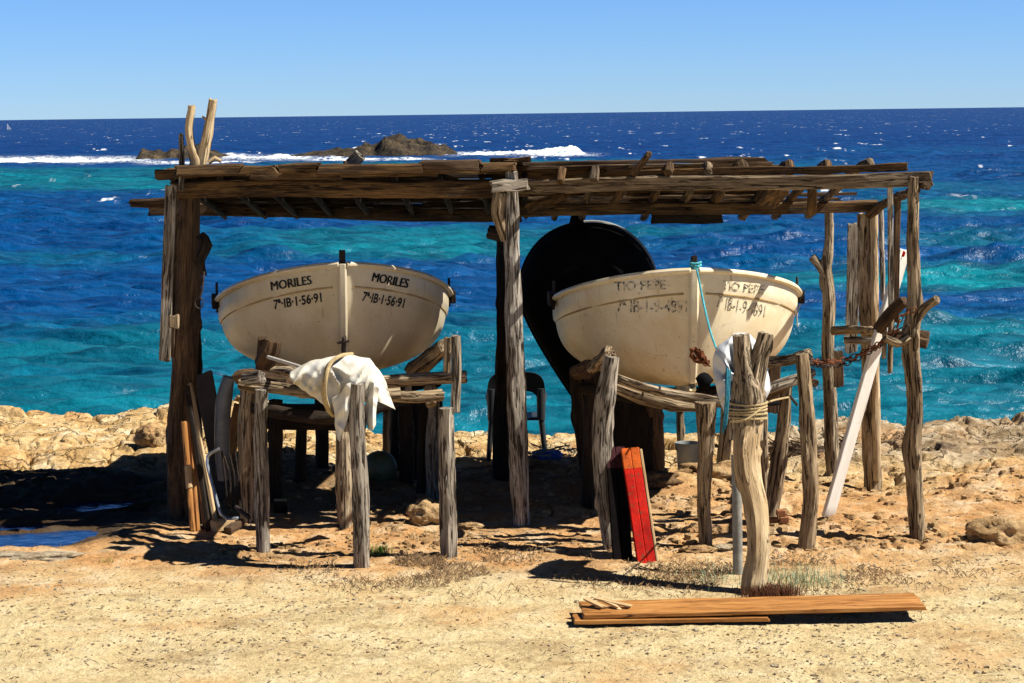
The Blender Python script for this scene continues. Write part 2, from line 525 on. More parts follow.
# ------------------------------------------------------------------ ground
def ground_mat():
    ma, nt, b = new_mat('sandy limestone ground')
    pos = nt.nodes.new('ShaderNodeNewGeometry').outputs['Position']
    sx = nt.nodes.new('ShaderNodeSeparateXYZ'); nt.links.new(pos, sx.inputs[0])
    X, Y = sx.outputs[0], sx.outputs[1]
    nb = tex_noise(nt, pos, .55, 5, .6)
    nm = tex_noise(nt, pos, 2.6, 7, .65, None, .4)
    nf = tex_noise(nt, pos, 17, 7, .72)
    nff = tex_noise(nt, pos, 70, 4, .7)
    sand = ramp(nt, nm, [(.3, (.58, .43, .22)), (.66, (.82, .69, .42)), (.48, (.74, .58, .31))])
    dirt = ramp(nt, nm, [(.3, (.40, .20, .085)), (.64, (.78, .58, .36)), (.48, (.66, .38, .16))])
    rockc = ramp(nt, nm, [(.3, (.24, .14, .07)), (.56, (.74, .54, .28)), (.42, (.60, .38, .15)), (.68, (.80, .68, .46))])
    grey = ramp(nt, nm, [(.34, (.12, .095, .07)), (.60, (.56, .47, .35)), (.47, (.33, .25, .16)), (.68, (.66, .42, .13))])
    yy = mth(nt, 'ADD', Y, mth(nt, 'MULTIPLY', mth(nt, 'SUBTRACT', nb, .5), 4))
    c = mixc(nt, mth(nt, 'MULTIPLY_ADD', yy, .7, -.7 * 15.6, True), sand, dirt)
    c = mixc(nt, mth(nt, 'MULTIPLY_ADD', yy, .5, -.5 * 19.6, True), c, rockc)
    gx = mth(nt, 'MULTIPLY', mth(nt, 'MULTIPLY_ADD', X, .8, -.8 * 2.2, True), mth(nt, 'MULTIPLY_ADD', yy, .6, -.6 * 21.2, True))
    c = mixc(nt, mth(nt, 'MULTIPLY', gx, .8), c, grey)
    # dark litter / lichen specks
    lit = ramp(nt, nf, [(.34, (.22, .155, .10)), (.50, (1, 1, 1))])
    c = mixc(nt, .5, c, lit, 'MULTIPLY')
    lit2 = ramp(nt, nff, [(.36, (.35, .27, .2)), (.5, (1, 1, 1))])
    c = mixc(nt, .3, c, lit2, 'MULTIPLY')
    hi = ramp(nt, nff, [(.62, (0, 0, 0)), (.70, (1, 1, 1))])
    c = mixc(nt, mth(nt, 'MULTIPLY', hi, .35), c, (.78, .68, .5))
    # rusty patches, brown litter patches in the foreground
    pt = tex_noise(nt, pos, 1.1, 6, .7, (1, 1.6, 1), .6)
    c = mixc(nt, mth(nt, 'MULTIPLY', ramp(nt, pt, [(.53, (0, 0, 0)), (.64, (1, 1, 1))]), .55), c, (.30, .19, .09))
    pr = tex_noise(nt, pos, .8, 5, .6, (1, 1.3, 2))
    c = mixc(nt, mth(nt, 'MULTIPLY', ramp(nt, pr, [(.54, (0, 0, 0)), (.66, (1, 1, 1))]), .4), c, (.62, .30, .10))
    # shade under the roof deepened by darkening the ground colour inside the shelter
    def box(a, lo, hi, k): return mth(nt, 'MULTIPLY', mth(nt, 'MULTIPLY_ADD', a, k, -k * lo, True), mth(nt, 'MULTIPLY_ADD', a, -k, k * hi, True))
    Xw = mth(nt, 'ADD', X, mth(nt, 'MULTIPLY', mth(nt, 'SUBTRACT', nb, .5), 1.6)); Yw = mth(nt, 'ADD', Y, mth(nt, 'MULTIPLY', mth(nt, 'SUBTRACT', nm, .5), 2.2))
    shelter_shade = mth(nt, 'MULTIPLY', box(Xw, -3.0, 1.5, 1.6), box(Yw, 18.7, 22.3, 1.8))
    c = mixc(nt, mth(nt, 'MULTIPLY', shelter_shade, .6), c, mixc(nt, nf, (.05, .032, .02), (.16, .10, .06)))
    # rock cracks
    vo = nt.nodes.new('ShaderNodeTexVoronoi'); vo.feature = 'DISTANCE_TO_EDGE'; vo.inputs['Scale'].default_value = 1.5
    wv = nt.nodes.new('ShaderNodeVectorMath'); wv.operation = 'ADD'
    ns = nt.nodes.new('ShaderNodeTexNoise'); ns.inputs['Scale'].default_value = 2.5; ns.inputs['Detail'].default_value = 5
    nt.links.new(pos, ns.inputs['Vector']); nt.links.new(pos, wv.inputs[0]); nt.links.new(ns.outputs['Color'], wv.inputs[1])
    nt.links.new(wv.outputs[0], vo.inputs['Vector'])
    rk = mth(nt, 'MULTIPLY_ADD', yy, .5, -.5 * 20.5, True)
    cr = ramp(nt, vo.outputs['Distance'], [(.0, (1, 1, 1)), (.035, (0, 0, 0))])
    c = mixc(nt, mth(nt, 'MULTIPLY', mth(nt, 'MULTIPLY', cr, rk), .75), c, (.09, .055, .03))
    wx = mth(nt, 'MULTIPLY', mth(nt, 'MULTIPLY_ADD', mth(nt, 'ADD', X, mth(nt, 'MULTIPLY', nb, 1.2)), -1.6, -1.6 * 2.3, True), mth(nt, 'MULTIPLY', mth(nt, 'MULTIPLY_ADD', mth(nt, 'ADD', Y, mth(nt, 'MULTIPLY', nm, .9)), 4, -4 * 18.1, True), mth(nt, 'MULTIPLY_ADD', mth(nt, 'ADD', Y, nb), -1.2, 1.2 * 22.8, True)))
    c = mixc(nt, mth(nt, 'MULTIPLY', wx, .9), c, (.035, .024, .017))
    nt.links.new(c, b.inputs['Base Color'])
    b.inputs['Roughness'].default_value = .95; b.inputs['Specular IOR Level'].default_value = .12
    h = mth(nt, 'ADD', mth(nt, 'MULTIPLY', nf, 1.0), mth(nt, 'MULTIPLY', nff, .35))
    h = mth(nt, 'ADD', h, mth(nt, 'MULTIPLY', nm, 1.6))
    h = mth(nt, 'SUBTRACT', h, mth(nt, 'MULTIPLY', mth(nt, 'MULTIPLY', cr, rk), .8))
    bump(nt, b, h, 1, .04)
    return ma


rows = np.concatenate([np.linspace(-25, 9.6, 30), geo_rows(10, 28.5, .00145), np.linspace(28.7, 60, 30)])
uc = np.concatenate([-np.geomspace(4, .3, 40), np.linspace(-.29, .29, 820), np.geomspace(.3, 4, 40)])
YY, UU = np.meshgrid(rows, uc, indexing='ij')
XX = UU * np.maximum(YY, 10)
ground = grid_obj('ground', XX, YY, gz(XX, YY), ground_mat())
tag(ground, kind='structure')

# ------------------------------------------------------------------ sea
def sea_mat():
    ma, nt, b = new_mat('sea water')
    pos = nt.nodes.new('ShaderNodeNewGeometry').outputs['Position']
    sh = node(nt, 'ShaderNodeAttribute', attribute_name='shoal').outputs['Fac']
    fo = node(nt, 'ShaderNodeAttribute', attribute_name='foam').outputs['Fac']
    n = tex_noise(nt, pos, 1, 6, .65, (.035, .25, .1))
    s2 = mth(nt, 'ADD', sh, mth(nt, 'MULTIPLY', mth(nt, 'SUBTRACT', n, .5), .5))
    c = ramp(nt, s2, [(.0, (.001, .024, .14)), (1.0, (.002, .19, .25)), (.3, (.001, .052, .18)), (.55, (.002, .092, .155))])
    n3 = tex_noise(nt, pos, 1, 6, .72, (.3, 2.3, .1), .3)
    c = mixc(nt, .8, c, ramp(nt, n3, [(.36, (.32, .36, .45)), (.64, (1.55, 1.5, 1.35))]), 'MULTIPLY')
    fn = tex_noise(nt, pos, 1, 5, .75, (2.2, 1.2, 1))
    ff = mth(nt, 'MULTIPLY', fo, ramp(nt, fn, [(.4, (0, 0, 0)), (.55, (1, 1, 1))]), None, True)
    cap = tex_noise(nt, pos, 1, 4, .62, (.22, .03, .1))
    cap2 = tex_noise(nt, pos, 1, 2, .6, (.9, .12, .1))
    cc = mth(nt, 'MULTIPLY', ramp(nt, cap, [(.60, (0, 0, 0)), (.64, (1, 1, 1))]), ramp(nt, cap2, [(.56, (0, 0, 0)), (.64, (1, 1, 1))]))
    far = node(nt, 'ShaderNodeAttribute', attribute_name='capzone').outputs['Fac']
    ff = mth(nt, 'MAXIMUM', ff, mth(nt, 'MULTIPLY', mth(nt, 'MULTIPLY', cc, far), .8))
    c = mixc(nt, ff, c, (.8, .84, .86))
    df = nt.nodes.new('ShaderNodeBsdfDiffuse'); gl = nt.nodes.new('ShaderNodeBsdfGlossy'); mxs = nt.nodes.new('ShaderNodeMixShader')
    fr = nt.nodes.new('ShaderNodeFresnel'); fr.inputs['IOR'].default_value = 1.33
    nt.links.new(c, df.inputs['Color']); gl.inputs['Roughness'].default_value = .32; gl.inputs['Color'].default_value = (.8, .9, 1, 1)
    fac = mth(nt, 'MINIMUM', mth(nt, 'MULTIPLY', fr.outputs[0], .6), .15)
    fac = mth(nt, 'MULTIPLY', fac, mth(nt, 'SUBTRACT', 1, ff))
    nt.links.new(fac, mxs.inputs[0]); nt.links.new(df.outputs[0], mxs.inputs[1]); nt.links.new(gl.outputs[0], mxs.inputs[2])
    nt.links.new(mxs.outputs[0], nt.nodes['Material Output'].inputs['Surface'])
    w1 = tex_noise(nt, pos, 1, 5, .6, (2.4, 3.6, 2))
    w2 = tex_noise(nt, pos, 1, 3, .6, (.35, .9, .5))
    bn = nt.nodes.new('ShaderNodeBump'); bn.inputs['Strength'].default_value = .9; bn.inputs['Distance'].default_value = .5
    nt.links.new(mth(nt, 'ADD', mth(nt, 'MULTIPLY', w1, .22), mth(nt, 'MULTIPLY', w2, 1.1)), bn.inputs['Height'])
    for q in (df, gl, fr): nt.links.new(bn.outputs[0], q.inputs['Normal'])
    return ma


srow = np.concatenate([[20.0, 23.0], geo_rows(25, 650, .0026), geo_rows(680, 50000, .06)])
su = np.concatenate([-np.geomspace(2.5, .34, 30), np.linspace(-.33, .33, 430), np.geomspace(.34, 2.5, 30)])
SY, SU = np.meshgrid(srow, su, indexing='ij')
SX = SU * SY
h = np.zeros_like(SX)
dx = SY * .0016; dy = SY * .0026
for i in range(64):
    lam = .30 * (13 ** rng.random())
    th = -math.pi / 2 + rng.normal(0, .36) + .12
    k = 2 * math.pi / lam
    amp = .028 * lam ** .55
    att = np.clip((lam / (dy * 3.0)) - .6, 0, 1)
    ph = k * (math.cos(th) * SX + math.sin(th) * SY) + rng.random() * 6.28
    ph = ph + 1.2 * vn(SX / (lam * 6), SY / (lam * 6), 300 + i)
    h += amp * att * (np.exp(1.1 * (np.sin(ph) - 1)) * 1.9 - .8)
gust = .75 + .5 * fbm(SX / 18, SY / 12, 3, 91)
h *= gust * (.8 + .2 * sst(28, 60, SY))
PXV = 512 + F * SX / SY
HOR = 113.5 - (PXV - 512) * .0127
PYV = HOR + F * (CAMZ - SEA) / SY
wp = PXV + 60 * fbm(SX / 30, SY / 9, 3, 95)
wy = PYV + .055 * (PYV - HOR) * fbm(SX / 34, SY / 5, 4, 96) * 1.5
shoal = .12 + .34 * sst(300, 375, PYV) + .15 * sst(150, 175, PYV)
for (bx, by, hw, hh, st) in [(60, 173, 230, 5, .5), (90, 184, 300, 6, .7), (420, 170, 200, 5, .65), (640, 166, 220, 4, .5), (960, 152, 130, 4, .35),
                             (800, 188, 260, 5, .4), (385, 246, 190, 13, .8), (40, 262, 120, 8, .3), (620, 235, 120, 8, .3), (985, 206, 130, 8, 1.0), (975, 285, 170, 13, 1.1),
                             (960, 240, 90, 5, .4), (740, 285, 90, 10, .5), (215, 335, 160, 9, .35), (560, 320, 200, 12, .25), (1000, 330, 160, 10, .4)]:
    shoal = shoal + st * .62 * np.exp(-(((wp - bx) / hw) ** 2) * 1.2 - (((wy - by) / hh) ** 2))
foam = np.zeros_like(SX)
for (bx, by, hw, hh) in [(70, 160, 85, 2.2), (265, 158, 50, 2.0), (520, 155, 72, 1.6), (370, 160, 60, 1.2), (200, 163, 60, 1.2)]:
    foam = np.maximum(foam, np.exp(-(((PXV - bx) / hw) ** 6) - (((PYV - by) / hh) ** 2)) * 1.3)
# thin wash line along the rocks
capz = sst(70, 110, SY)
sea = grid_obj('sea', SX, SY, SEA + h, sea_mat(), {'shoal': shoal, 'foam': foam, 'capzone': capz})
tag(sea, kind='structure')

# pool water
wm, nt, b = new_mat('pool water')
b.inputs['Base Color'].default_value = (.004, .03, .10, 1); b.inputs['Roughness'].default_value = .08
bump(nt, b, tex_noise(nt, nt.nodes.new('ShaderNodeNewGeometry').outputs['Position'], 7, 3, .5), .3, .03)
mb = MB(); mb.add([(-9, 16.9, -.045), (-3.0, 16.9, -.045), (-3.0, 20.2, -.045), (-9, 20.2, -.045)], [(0, 1, 2, 3)])
tag(mb.build('tide_pool', wm), kind='structure')

# ------------------------------------------------------------------ surf and islets
def ridge(name, spec, h, wid, mat, seed, label=None, kind=None, cat=None, top=None):
    """lumpy ridge along picture points spec [(px, height factor)] at distance d"""
    (x0, x1, D) = spec
    nx, ny = 240, 50
    a = np.linspace(0, 1, nx); bb = np.linspace(-1, 1, ny)
    A, B = np.meshgrid(a, bb)
    p0, p1 = P(x0, 160, D), P(x1, 160, D)
    env = np.interp(A, [t[0] for t in top], [t[1] for t in top])
    Xg = p0.x + (p1.x - p0.x) * A; Yg = D + B * wid
    Zp = np.clip(1 - .9 * np.abs(B + .25 * vn(A * 14, B * 0, seed)) ** 1.6, 0, 1) * env
    nz = fbm(Xg / 1.6, Yg / 1.2, 5, seed, .6)
    Z = SEA - .15 + h * Zp * (.95 + .6 * nz) + .12 * Zp * vn(Xg * 3, Yg * 3, seed + 2)
    Z = np.where((np.abs(B) > .985) | (A < .004) | (A > .996), SEA - .5, Z)
    o = grid_obj(name, Xg, Yg, Z, mat)
    return tag(o, label, cat, None, kind)


fm, nt, b = new_mat('sea foam')
pos = nt.nodes.new('ShaderNodeNewGeometry').outputs['Position']
nt.links.new(ramp(nt, tex_noise(nt, pos, 1.2, 5, .7), [(.3, (.35, .55, .62)), (.5, (.88, .9, .9))]), b.inputs['Base Color'])
b.inputs['Roughness'].default_value = .9
bump(nt, b, tex_noise(nt, pos, 2.5, 4, .7), 1, .3)
T1 = [(0, .8), (.3, 1), (.6, .75), (.85, .6), (1, .1)]
ridge('surf', (-60, 146, 205), .52, 2.0, fm, 301, kind='stuff', label='white breaking surf left of the rocks', top=T1)
ridge('surf', (220, 300, 214), .5, 2.5, fm, 302, kind='stuff', label='white surf between the two dark islets', top=[(0, .5), (.2, .95), (.4, .5), (.6, .8), (.85, .9), (1, .1)])
ridge('surf', (452, 586, 214), .8, 3.0, fm, 303, kind='stuff', label='white breaking surf right of the islets', top=[(0, .2), (.2, .55), (.45, .6), (.7, .85), (.9, 1.1), (1, .2)])
ridge('rock_islet', (138, 237, 216), 1.4, 4, M['rock_sea'], 311, 'low dark rocky islet at the left, behind the forked post top', cat='islet',
      top=[(0, .3), (.06, .8), (.3, .75), (.5, .95), (.62, 1.1), (.8, .7), (.9, .35), (1, .1)])
ridge('rock_islet', (290, 458, 216), 2.15, 5, M['rock_sea'], 312, 'long brown rocky islet with the higher hump, offshore at centre', cat='islet',
      top=[(0, .12), (.1, .3), (.25, .42), (.42, .55), (.52, .6), (.58, .95), (.7, .9), (.85, .7), (.93, .5), (1, .15)])

# tiny far sailboat
D = 900.0
sb = thing('sailboat', 'tiny distant sailing boat near the horizon at far left', 'sailboat', P(8, 132.5, D))
mb = MB(); plank(mb, P(4, 131.8, D), P(12, 131.8, D), .9, .45, jag=0); mb.build('hull', M['sail'], sb)
mb = MB(); q = [P(7.5, 124, D), P(6.8, 129.5, D), P(11.5, 129.5, D)]
mb.add(q + [v + Vector((0, .05, 0)) for v in q], [(0, 1, 2), (5, 4, 3), (0, 3, 4, 1), (1, 4, 5, 2), (2, 5, 3, 0)]); mb.build('sail', M['sail'], sb, smooth=False)
mb = MB(); sweep(mb, [P(7.3, 131.5, D), P(7.3, 123.5, D)], .06, ns=6, rough=0); mb.build('mast', M['sail'], sb)

# ------------------------------------------------------------------ shelter
sh = thing('boat_shelter', 'weathered driftwood boat shelter with a low slatted roof on crooked posts', 'boat shelter', (0, 18.6, 0))
post('post', sh, [(184, 518, 32), (182, 450, 33), (184, 390, 29), (188, 300, 25), (189, 230, 23), (193, 180, 19), (198, 164, 16)], M['old'], rough=.16,
     extra=[[(196, 168, 12), (192, 148, 8), (189, 128, 8), (192, 106, 7)], [(200, 170, 13), (206, 140, 10), (210, 120, 9), (213, 100, 8)]])
mb = MB()
for e in ([(196, 172, 13), (197, 160, 12), (192, 148, 8), (189, 128, 8), (192, 106, 7)], [(200, 172, 13), (203, 156, 12), (207, 135, 10), (210, 118, 9), (213, 100, 8.5)],
          [(209, 162, 5), (215, 158, 5), (221, 161, 4)], [(190, 118, 3), (187, 116, 2)], [(207, 120, 3), (203, 117, 2)]):
    sweep(mb, [P(a, b_, 18.45) for a, b_, w in e], [m(w / 2, 18.45) for a, b_, w in e], rough=.15)
tag(mb.build('forked_branch', M['pale'], sh))
post('post', sh, [(181, 190, 6), (182, 160, 6), (181, 134, 5)], M['driftgrey'], D=18.5)
board('hanging_board', sh, (171, 186, 18.45), (164.5, 360, 18.4), 11, .03, M['driftgrey'])
board('hanging_board', sh, (177, 215, 18.5), (171, 357, 18.5), 6, .03, M['old'])
board('wood_block', sh, (174, 316, 18.3), (174, 327, 18.3), 10, .06, M['drift'])
post('post', sh, [(521.5, 526, 18), (519, 470, 18), (517, 400, 20), (514.5, 340, 19), (513, 280, 16), (512, 220, 15), (512, 172, 13)], M['driftgrey'], rough=.2, groove=.16)
DM = Dg(521, 526); DR = Dg(917, 540)
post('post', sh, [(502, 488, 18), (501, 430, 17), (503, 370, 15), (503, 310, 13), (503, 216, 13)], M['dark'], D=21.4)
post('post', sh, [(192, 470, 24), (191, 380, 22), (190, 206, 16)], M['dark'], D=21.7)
post('post', sh, [(917, 540, 17), (915, 490, 18), (913, 450, 19), (915, 400, 17), (911, 345, 19), (914, 300, 15), (913, 250, 13), (913, 205, 12), (914, 177, 8)], M['drift'], rough=.2,
     extra=[[(905, 345, (12, .0)), (916, 320, (12, 0)), (925, 308, (10, -.05)), (937, 299, (9, -.15))], [(908, 338, (10, -.05)), (897, 343, (10, -.1)), (885, 338, (7, -.15))]])
rail('knob', sh, [(908, 336, 17, DR + .1), (928, 340, 18, DR + .05)], M['old'], rough=.25)
post('post', sh, [(833, 472, 15), (831, 420, 14), (828, 350, 13), (829, 300, 13), (826, 270, 12), (829, 240, 9), (829, 213, 9)], M['drift'],
     extra=[[(827, 280, 9), (821, 268, 9), (812, 257, 8)]])
post('post', sh, [(873, 490, 19), (871, 440, 18), (870, 390, 18), (868, 330, 15), (865, 280, 15), (866, 214, 18)], M['drift'], groove=.15, rough=.18)
DB = Dg(873, 490)
rail('post', sh, [(877, 480, 9, DB - .1), (876, 400, 8, DB - .1), (875, 300, 8, DB - .1), (874, 205, 8, DB - .1)], M['pale'])
rail('pole', sh, [(883, 300, 5, DB - .3), (881, 206, 5, DB - .3)], M['driftgrey'])
board('hanging_board', sh, (854, 224, DB + .3), (851, 352, DB + .3), 12, .025, M['driftgrey'])
board('hanging_board', sh, (890, 178, DR + .6), (891, 318, DR + .6), 5, .03, M['driftgrey'])
board('hanging_board', sh, (897.5, 198, DR + .7), (895.5, 322, DR + .7), 6, .03, M['old'])
board('hanging_board', sh, (838.5, 352, DB + .2), (839, 386, DB + .2), 9, .025, M['old'])
rail('stub', sh, [(885, 318, 5, DR + .5), (884, 358, 5, DR + .5)], M['drift'])
rail('stub', sh, [(891, 318, 6, DR + .5), (890, 372, 5, DR + .5)], M['drift'])
rail('rail', sh, [(833, 331, 9, DB), (862, 330, 9, DB - .4), (905, 334, 9, DR + .15)], M['drift'])
rail('rail', sh, [(845, 340, 9, DB - .3), (875, 341, 9, DB - .5)], M['driftgrey'])
rail('rail', sh, [(878, 330, 12, DR + .4), (892, 312, 13, DR + .3), (905, 301, 11, DR + .2)], M['old'])

# front and rear beams
def beam(a, b, hpx, th, mat, name='beam', **kw):
    p0, p1 = P(*a), P(*b); mb = MB(); D = (a[2] + b[2]) / 2
    sweep(mb, [p0, p0.lerp(p1, .33) + Vector((0, 0, .008)), p0.lerp(p1, .7) - Vector((0, 0, .01)), p1], [1] * 4, prof=rprof(th, m(hpx, D)), up=Vector((0, 0, 1)), step=.12, rough=.3, jag=.8)
    return mb.build(name, mat, sh)


FB0, FB1 = (172, 190, 18.8), (526, 188, DM + .2)
beam(FB0, FB1, 16, .09, M['roof'])
beam((492, 187, DM - .12), (527, 184, DM - .12), 11, .06, M['driftgrey'], 'beam_cap')
beam((520, 187, DM + .16), (932, 178.5, DR + .12), 13.5, .09, M['beamgrey'])
beam((150, 209, 21.8), (520, 216, 21.6), 12, .10, M['old'])
rail('beam', sh, [(132, 203, 9, 20.6), (155, 203, 11, 20.5), (185, 200, 11, 20.4)], M['roof'], rough=.2)
beam((518, 211, 20.6), (876, 206, DB - .12), 11, .10, M['roof'])
beam((652, 217, 20.75), (722, 216, 20.75), 13, .10, M['dark'], 'beam')
rail('side_beam', sh, [(870, 214, 10, DB - .1), (886, 203, 9, DB - .7), (915, 190, 10, DR + .1)], M['old'], rough=.25)
rail('side_beam', sh, [(176, 196, 10, 18.8), (178, 208, 10, 21.7)], M['old'])
rail('side_beam', sh, [(503, 206, 10, 21.4), (508, 200, 10, 18.9)], M['old'])
rail('bracket', sh, [(500, 192, 14, DM - .1), (497, 212, 14, DM - .08), (505, 240, 9, DM + .02)], M['drift'], rough=.2)
rail('knob', sh, [(488, 232, 14, DM + .5), (500, 234, 16, DM + .5)], M['dark'], rough=.3)
rail('knob', sh, [(921, 185, 8, DR + .1), (927, 186, 9, DR - .05)], M['old'])


def roofz(x, y):          # top of the beams: falls away toward the sea
    return float(np.interp(x, [-3.5, 0, 3.8], [3.06, 3.045, 3.065])) - (y - 18.6) * float(np.interp(x, [-3.5, 0, 2.5], [.152, .160, .17]))


# joists of the covered left part, then long roof boards over them
for i in range(9):
    x = -3.0 + i * .39 + random.uniform(-.05, .05)
    y0 = 18.72
    mb = MB(); sweep(mb, [(x, y0, roofz(x, y0) + .035), (x + .03, 21.9, roofz(x, 21.9) + .03)], .032, rough=.2, step=.2, ns=8)
    mb.build('joist', M['dark'], sh)  # joists coloured dark to paint in the shade under the roof
y = 18.4; i = 0
while y < 22.0:
    w = random.uniform(.15, .24)
    x = -3.02 + random.uniform(-.05, .15)
    while x < -.05:
        L = random.uniform(.9, 1.9) if y > 18.8 else random.uniform(.28, .9)
        x1 = min(x + L, .03 + random.uniform(-.04, .03))
        if x1 - x > .1:
            dz = .085 + random.uniform(0, .03) if y > 18.8 else .06 + random.uniform(-.01, .02)
            mb = MB()
            plank(mb, (x, y + random.uniform(-.03, .03), roofz(x, y) + dz), (x1, y + random.uniform(-.03, .03), roofz(x1, y) + dz + random.uniform(-.012, .012)), w * .98, .03 if y > 18.8 else random.uniform(.06, .095), step=.15, rough=.4, jag=1)
            mb.build('roof_board', M['dark'] if y > 18.9 else (M['roof'] if random.random() < .5 else M['old']), sh)  # rear boards take the dark wood: shade of the underside painted in
        x = x1 + random.uniform(.0, .015)
        i += 1
    y += w
mb = MB(); plank(mb, (.0, 18.45, roofz(0, 18.45) + .135), (.02, 21.9, roofz(0, 21.9) + .135), .34, .025, step=.2, rough=.4, jag=1); mb.build('cover_board', M['roof'], sh)
# tall plank and small pieces lying on the roof
board('loose_plank', sh, (340, 176, 19.2), (360, 155, 18.7), 12, .03, M['driftgrey'])
board('wood_block', sh, (432, 171, 18.6), (432, 163, 18.6), 10, .08, M['old'])
board('wood_block', sh, (345, 168, 18.4), (345, 162, 18.4), 3, .03, M['old'])

# open right part: joists whose near ends stand above the front beam
def zj(px, py, D): return P(px, py, D)
for (nx, ny, w) in [(560, 179, 8), (594, 178, 9), (668, 170, 9), (708, 169, 9), (745, 169, 11), (790, 170, 10), (828, 171, 9), (872, 166, 9)]:
    a = P(nx, ny + 3, 18.15); x1 = a.x + random.uniform(-.02, .03)
    D2 = 21.9
    bz = roofz(x1, D2) + .01
    mb = MB(); sweep(mb, [a, Vector((x1, 18.6, roofz(x1, 18.6) + .045)), Vector((x1, D2, bz))], [m(w / 2, 18.4), m(w / 2, 18.4), m(w / 2.2, 20.6)], rough=.22, step=.12)
    mb.build('joist', M['beamgrey'] if nx in (708, 872, 594) else M['roof'], sh)
rail('joist', sh, [(649, 154, 6.5, 17.7), (633, 175, 7, 18.35), (613, 204, 8, 20.2)], M['roof'], rough=.15)
board('loose_board', sh, (766, 204, 19.9), (780, 188, 19.2), 20, .05, M['roof'])
board('loose_board', sh, (528, 208, 19.5), (565, 195, 18.9), 9, .03, M['roof'])
board('loose_board', sh, (812, 212, 19.2), (812, 190, 18.9), 9, .03, M['roof'])
beam((638, 174, 18.35), (906, 166.5, 17.75), 6.5, .05, M['roof'], 'batten')
board('wood_block', sh, (605, 170, 18.5), (628, 168, 18.5), 6, .08, M['old'])
for (yy, xa, xb, w) in [(18.5, .12, 2.2, .16), (18.75, -.02, 2.3, .2), (18.95, .06, 2.5, .21), (19.16, .05, 2.2, .21), (19.38, .05, 2.45, .22), (19.6, .70, 2.0, .21), (19.6, .04, .16, .2), (19.8, .74, 2.45, .2), (19.8, .02, .12, .2), (20.02, .72, 2.6, .22), (20.02, .02, .10, .2), (20.24, .7, 2.3, .22), (20.46, .1, 2.6, .22), (20.68, .06, 2.5, .22),
                        (20.95, .0, 2.65, .2), (21.17, .1, 2.5, .2), (21.4, .0, 2.7, .2), (21.62, .1, 2.4, .2), (21.84, .0, 2.2, .2), (20.9, 2.7, 3.4, .1), (21.3, 2.6, 3.3, .1), (19.3, 2.75, 3.3, .05), (19.9, 2.7, 3.4, .05), (20.4, 2.7, 3.35, .06)]:
    mb = MB(); plank(mb, (xa, yy, roofz(xa, yy) + .10), (xb, yy + .03, roofz(xb, yy) + .10), w, .022, step=.15, rough=.4, jag=1)
    mb.build('roof_board', M['old'], sh)
# hanging tackle by the left post
hk = MB(); sweep(hk, [P(201, 236, 18.5), P(206, 245, 18.45), P(200, 262, 18.45), P(204, 275, 18.45)], [.04, .055, .05, .02], rough=.4)
tag(hk.build('rope_hank', M['dark']), 'dark rope hank hanging on the right side of the big left post', 'rope')
rg = MB(); sweep(rg, [P(199 + 4 * math.cos(a), 303 + 5.5 * math.sin(a), 18.4) for a in np.linspace(0, 5.8, 10)] , .008, ns=6, rough=0, step=.02)
sweep(rg, [P(204, 272, 18.43), P(202, 290, 18.4), P(199, 298, 18.4)], .012, ns=6, rough=.2, step=.03)
tag(rg.build('iron_ring', M['darkiron']), 'small dark iron ring hanging beside the big left post', 'ring')

# ------------------------------------------------------------------ cradles
ca = thing('boat_cradle', 'driftwood cradle of grey posts and rails under the left boat', 'boat cradle', (-1.5, 17.5, 0))
post('post', ca, [(263, 551, 15), (262, 500, 15), (261, 440, 14), (262, 390, 13)], M['driftgrey'])
post('post', ca, [(249, 521, 17), (247, 470, 18), (247, 420, 18), (249, 388, 17)], M['drift'], rough=.2)
post('post', ca, [(362, 566, 18), (361, 500, 18), (358, 440, 17), (357, 384, 14)], M['driftgrey'])
post('post', ca, [(345, 525, 16), (344, 470, 17), (343, 420, 17), (346, 400, 12)], M['drift'], rough=.2)
post('post', ca, [(449, 556, 17), (448, 500, 17), (446, 440, 16), (446, 408, 15)], M['driftgrey'], lean=.0)
post('post', ca, [(433, 497, 14), (432, 450, 13), (434, 405, 12), (432, 388, 10)], M['driftgrey'])
D1 = Dg(449, 556)
rail('post', ca, [(455, 412, 10, D1 + .1), (457, 370, 10, D1 + .1), (456, 336, 10, D1 + .1)], M['driftgrey'])
rail('stub', ca, [(447, 372, 8, D1 + .3), (448, 338, 9, D1 + .3)], M['drift'])
rail('stub', ca, [(430, 388, 14, 18.5), (431, 405, 12, 18.4)], M['drift'])
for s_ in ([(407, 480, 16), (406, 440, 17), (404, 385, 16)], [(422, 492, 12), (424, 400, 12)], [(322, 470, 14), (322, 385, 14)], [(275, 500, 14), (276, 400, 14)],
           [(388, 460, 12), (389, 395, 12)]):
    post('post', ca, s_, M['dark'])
# rails across
rail('rail', ca, [(240, 384, 12, 17.6), (290, 390, 12, 17.5), (345, 396, 13, 17.3), (400, 394, 12, 17.4)], M['drift'])
rail('rail', ca, [(238, 376, 13, 18.7), (300, 378, 12, 18.6), (370, 381, 12, 18.5), (466, 377, 13, 18.5)], M['drift'])
rail('rail', ca, [(385, 396, 12, 17.5), (415, 397, 13, 17.6), (442, 395, 12, 17.7)], M['drift'], rough=.18)
rail('rail', ca, [(238, 378, 15, 18.0), (252, 376, 14, 17.9), (290, 383, 12, 17.6)], M['old'], rough=.25)
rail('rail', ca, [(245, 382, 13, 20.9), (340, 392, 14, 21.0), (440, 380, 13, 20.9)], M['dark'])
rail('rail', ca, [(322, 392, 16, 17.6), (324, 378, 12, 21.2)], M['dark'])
rail('keel_log', ca, [(255, 408, 13, 18.6), (330, 418, 14, 18.3), (400, 400, 13, 18.5)], M['dark'])
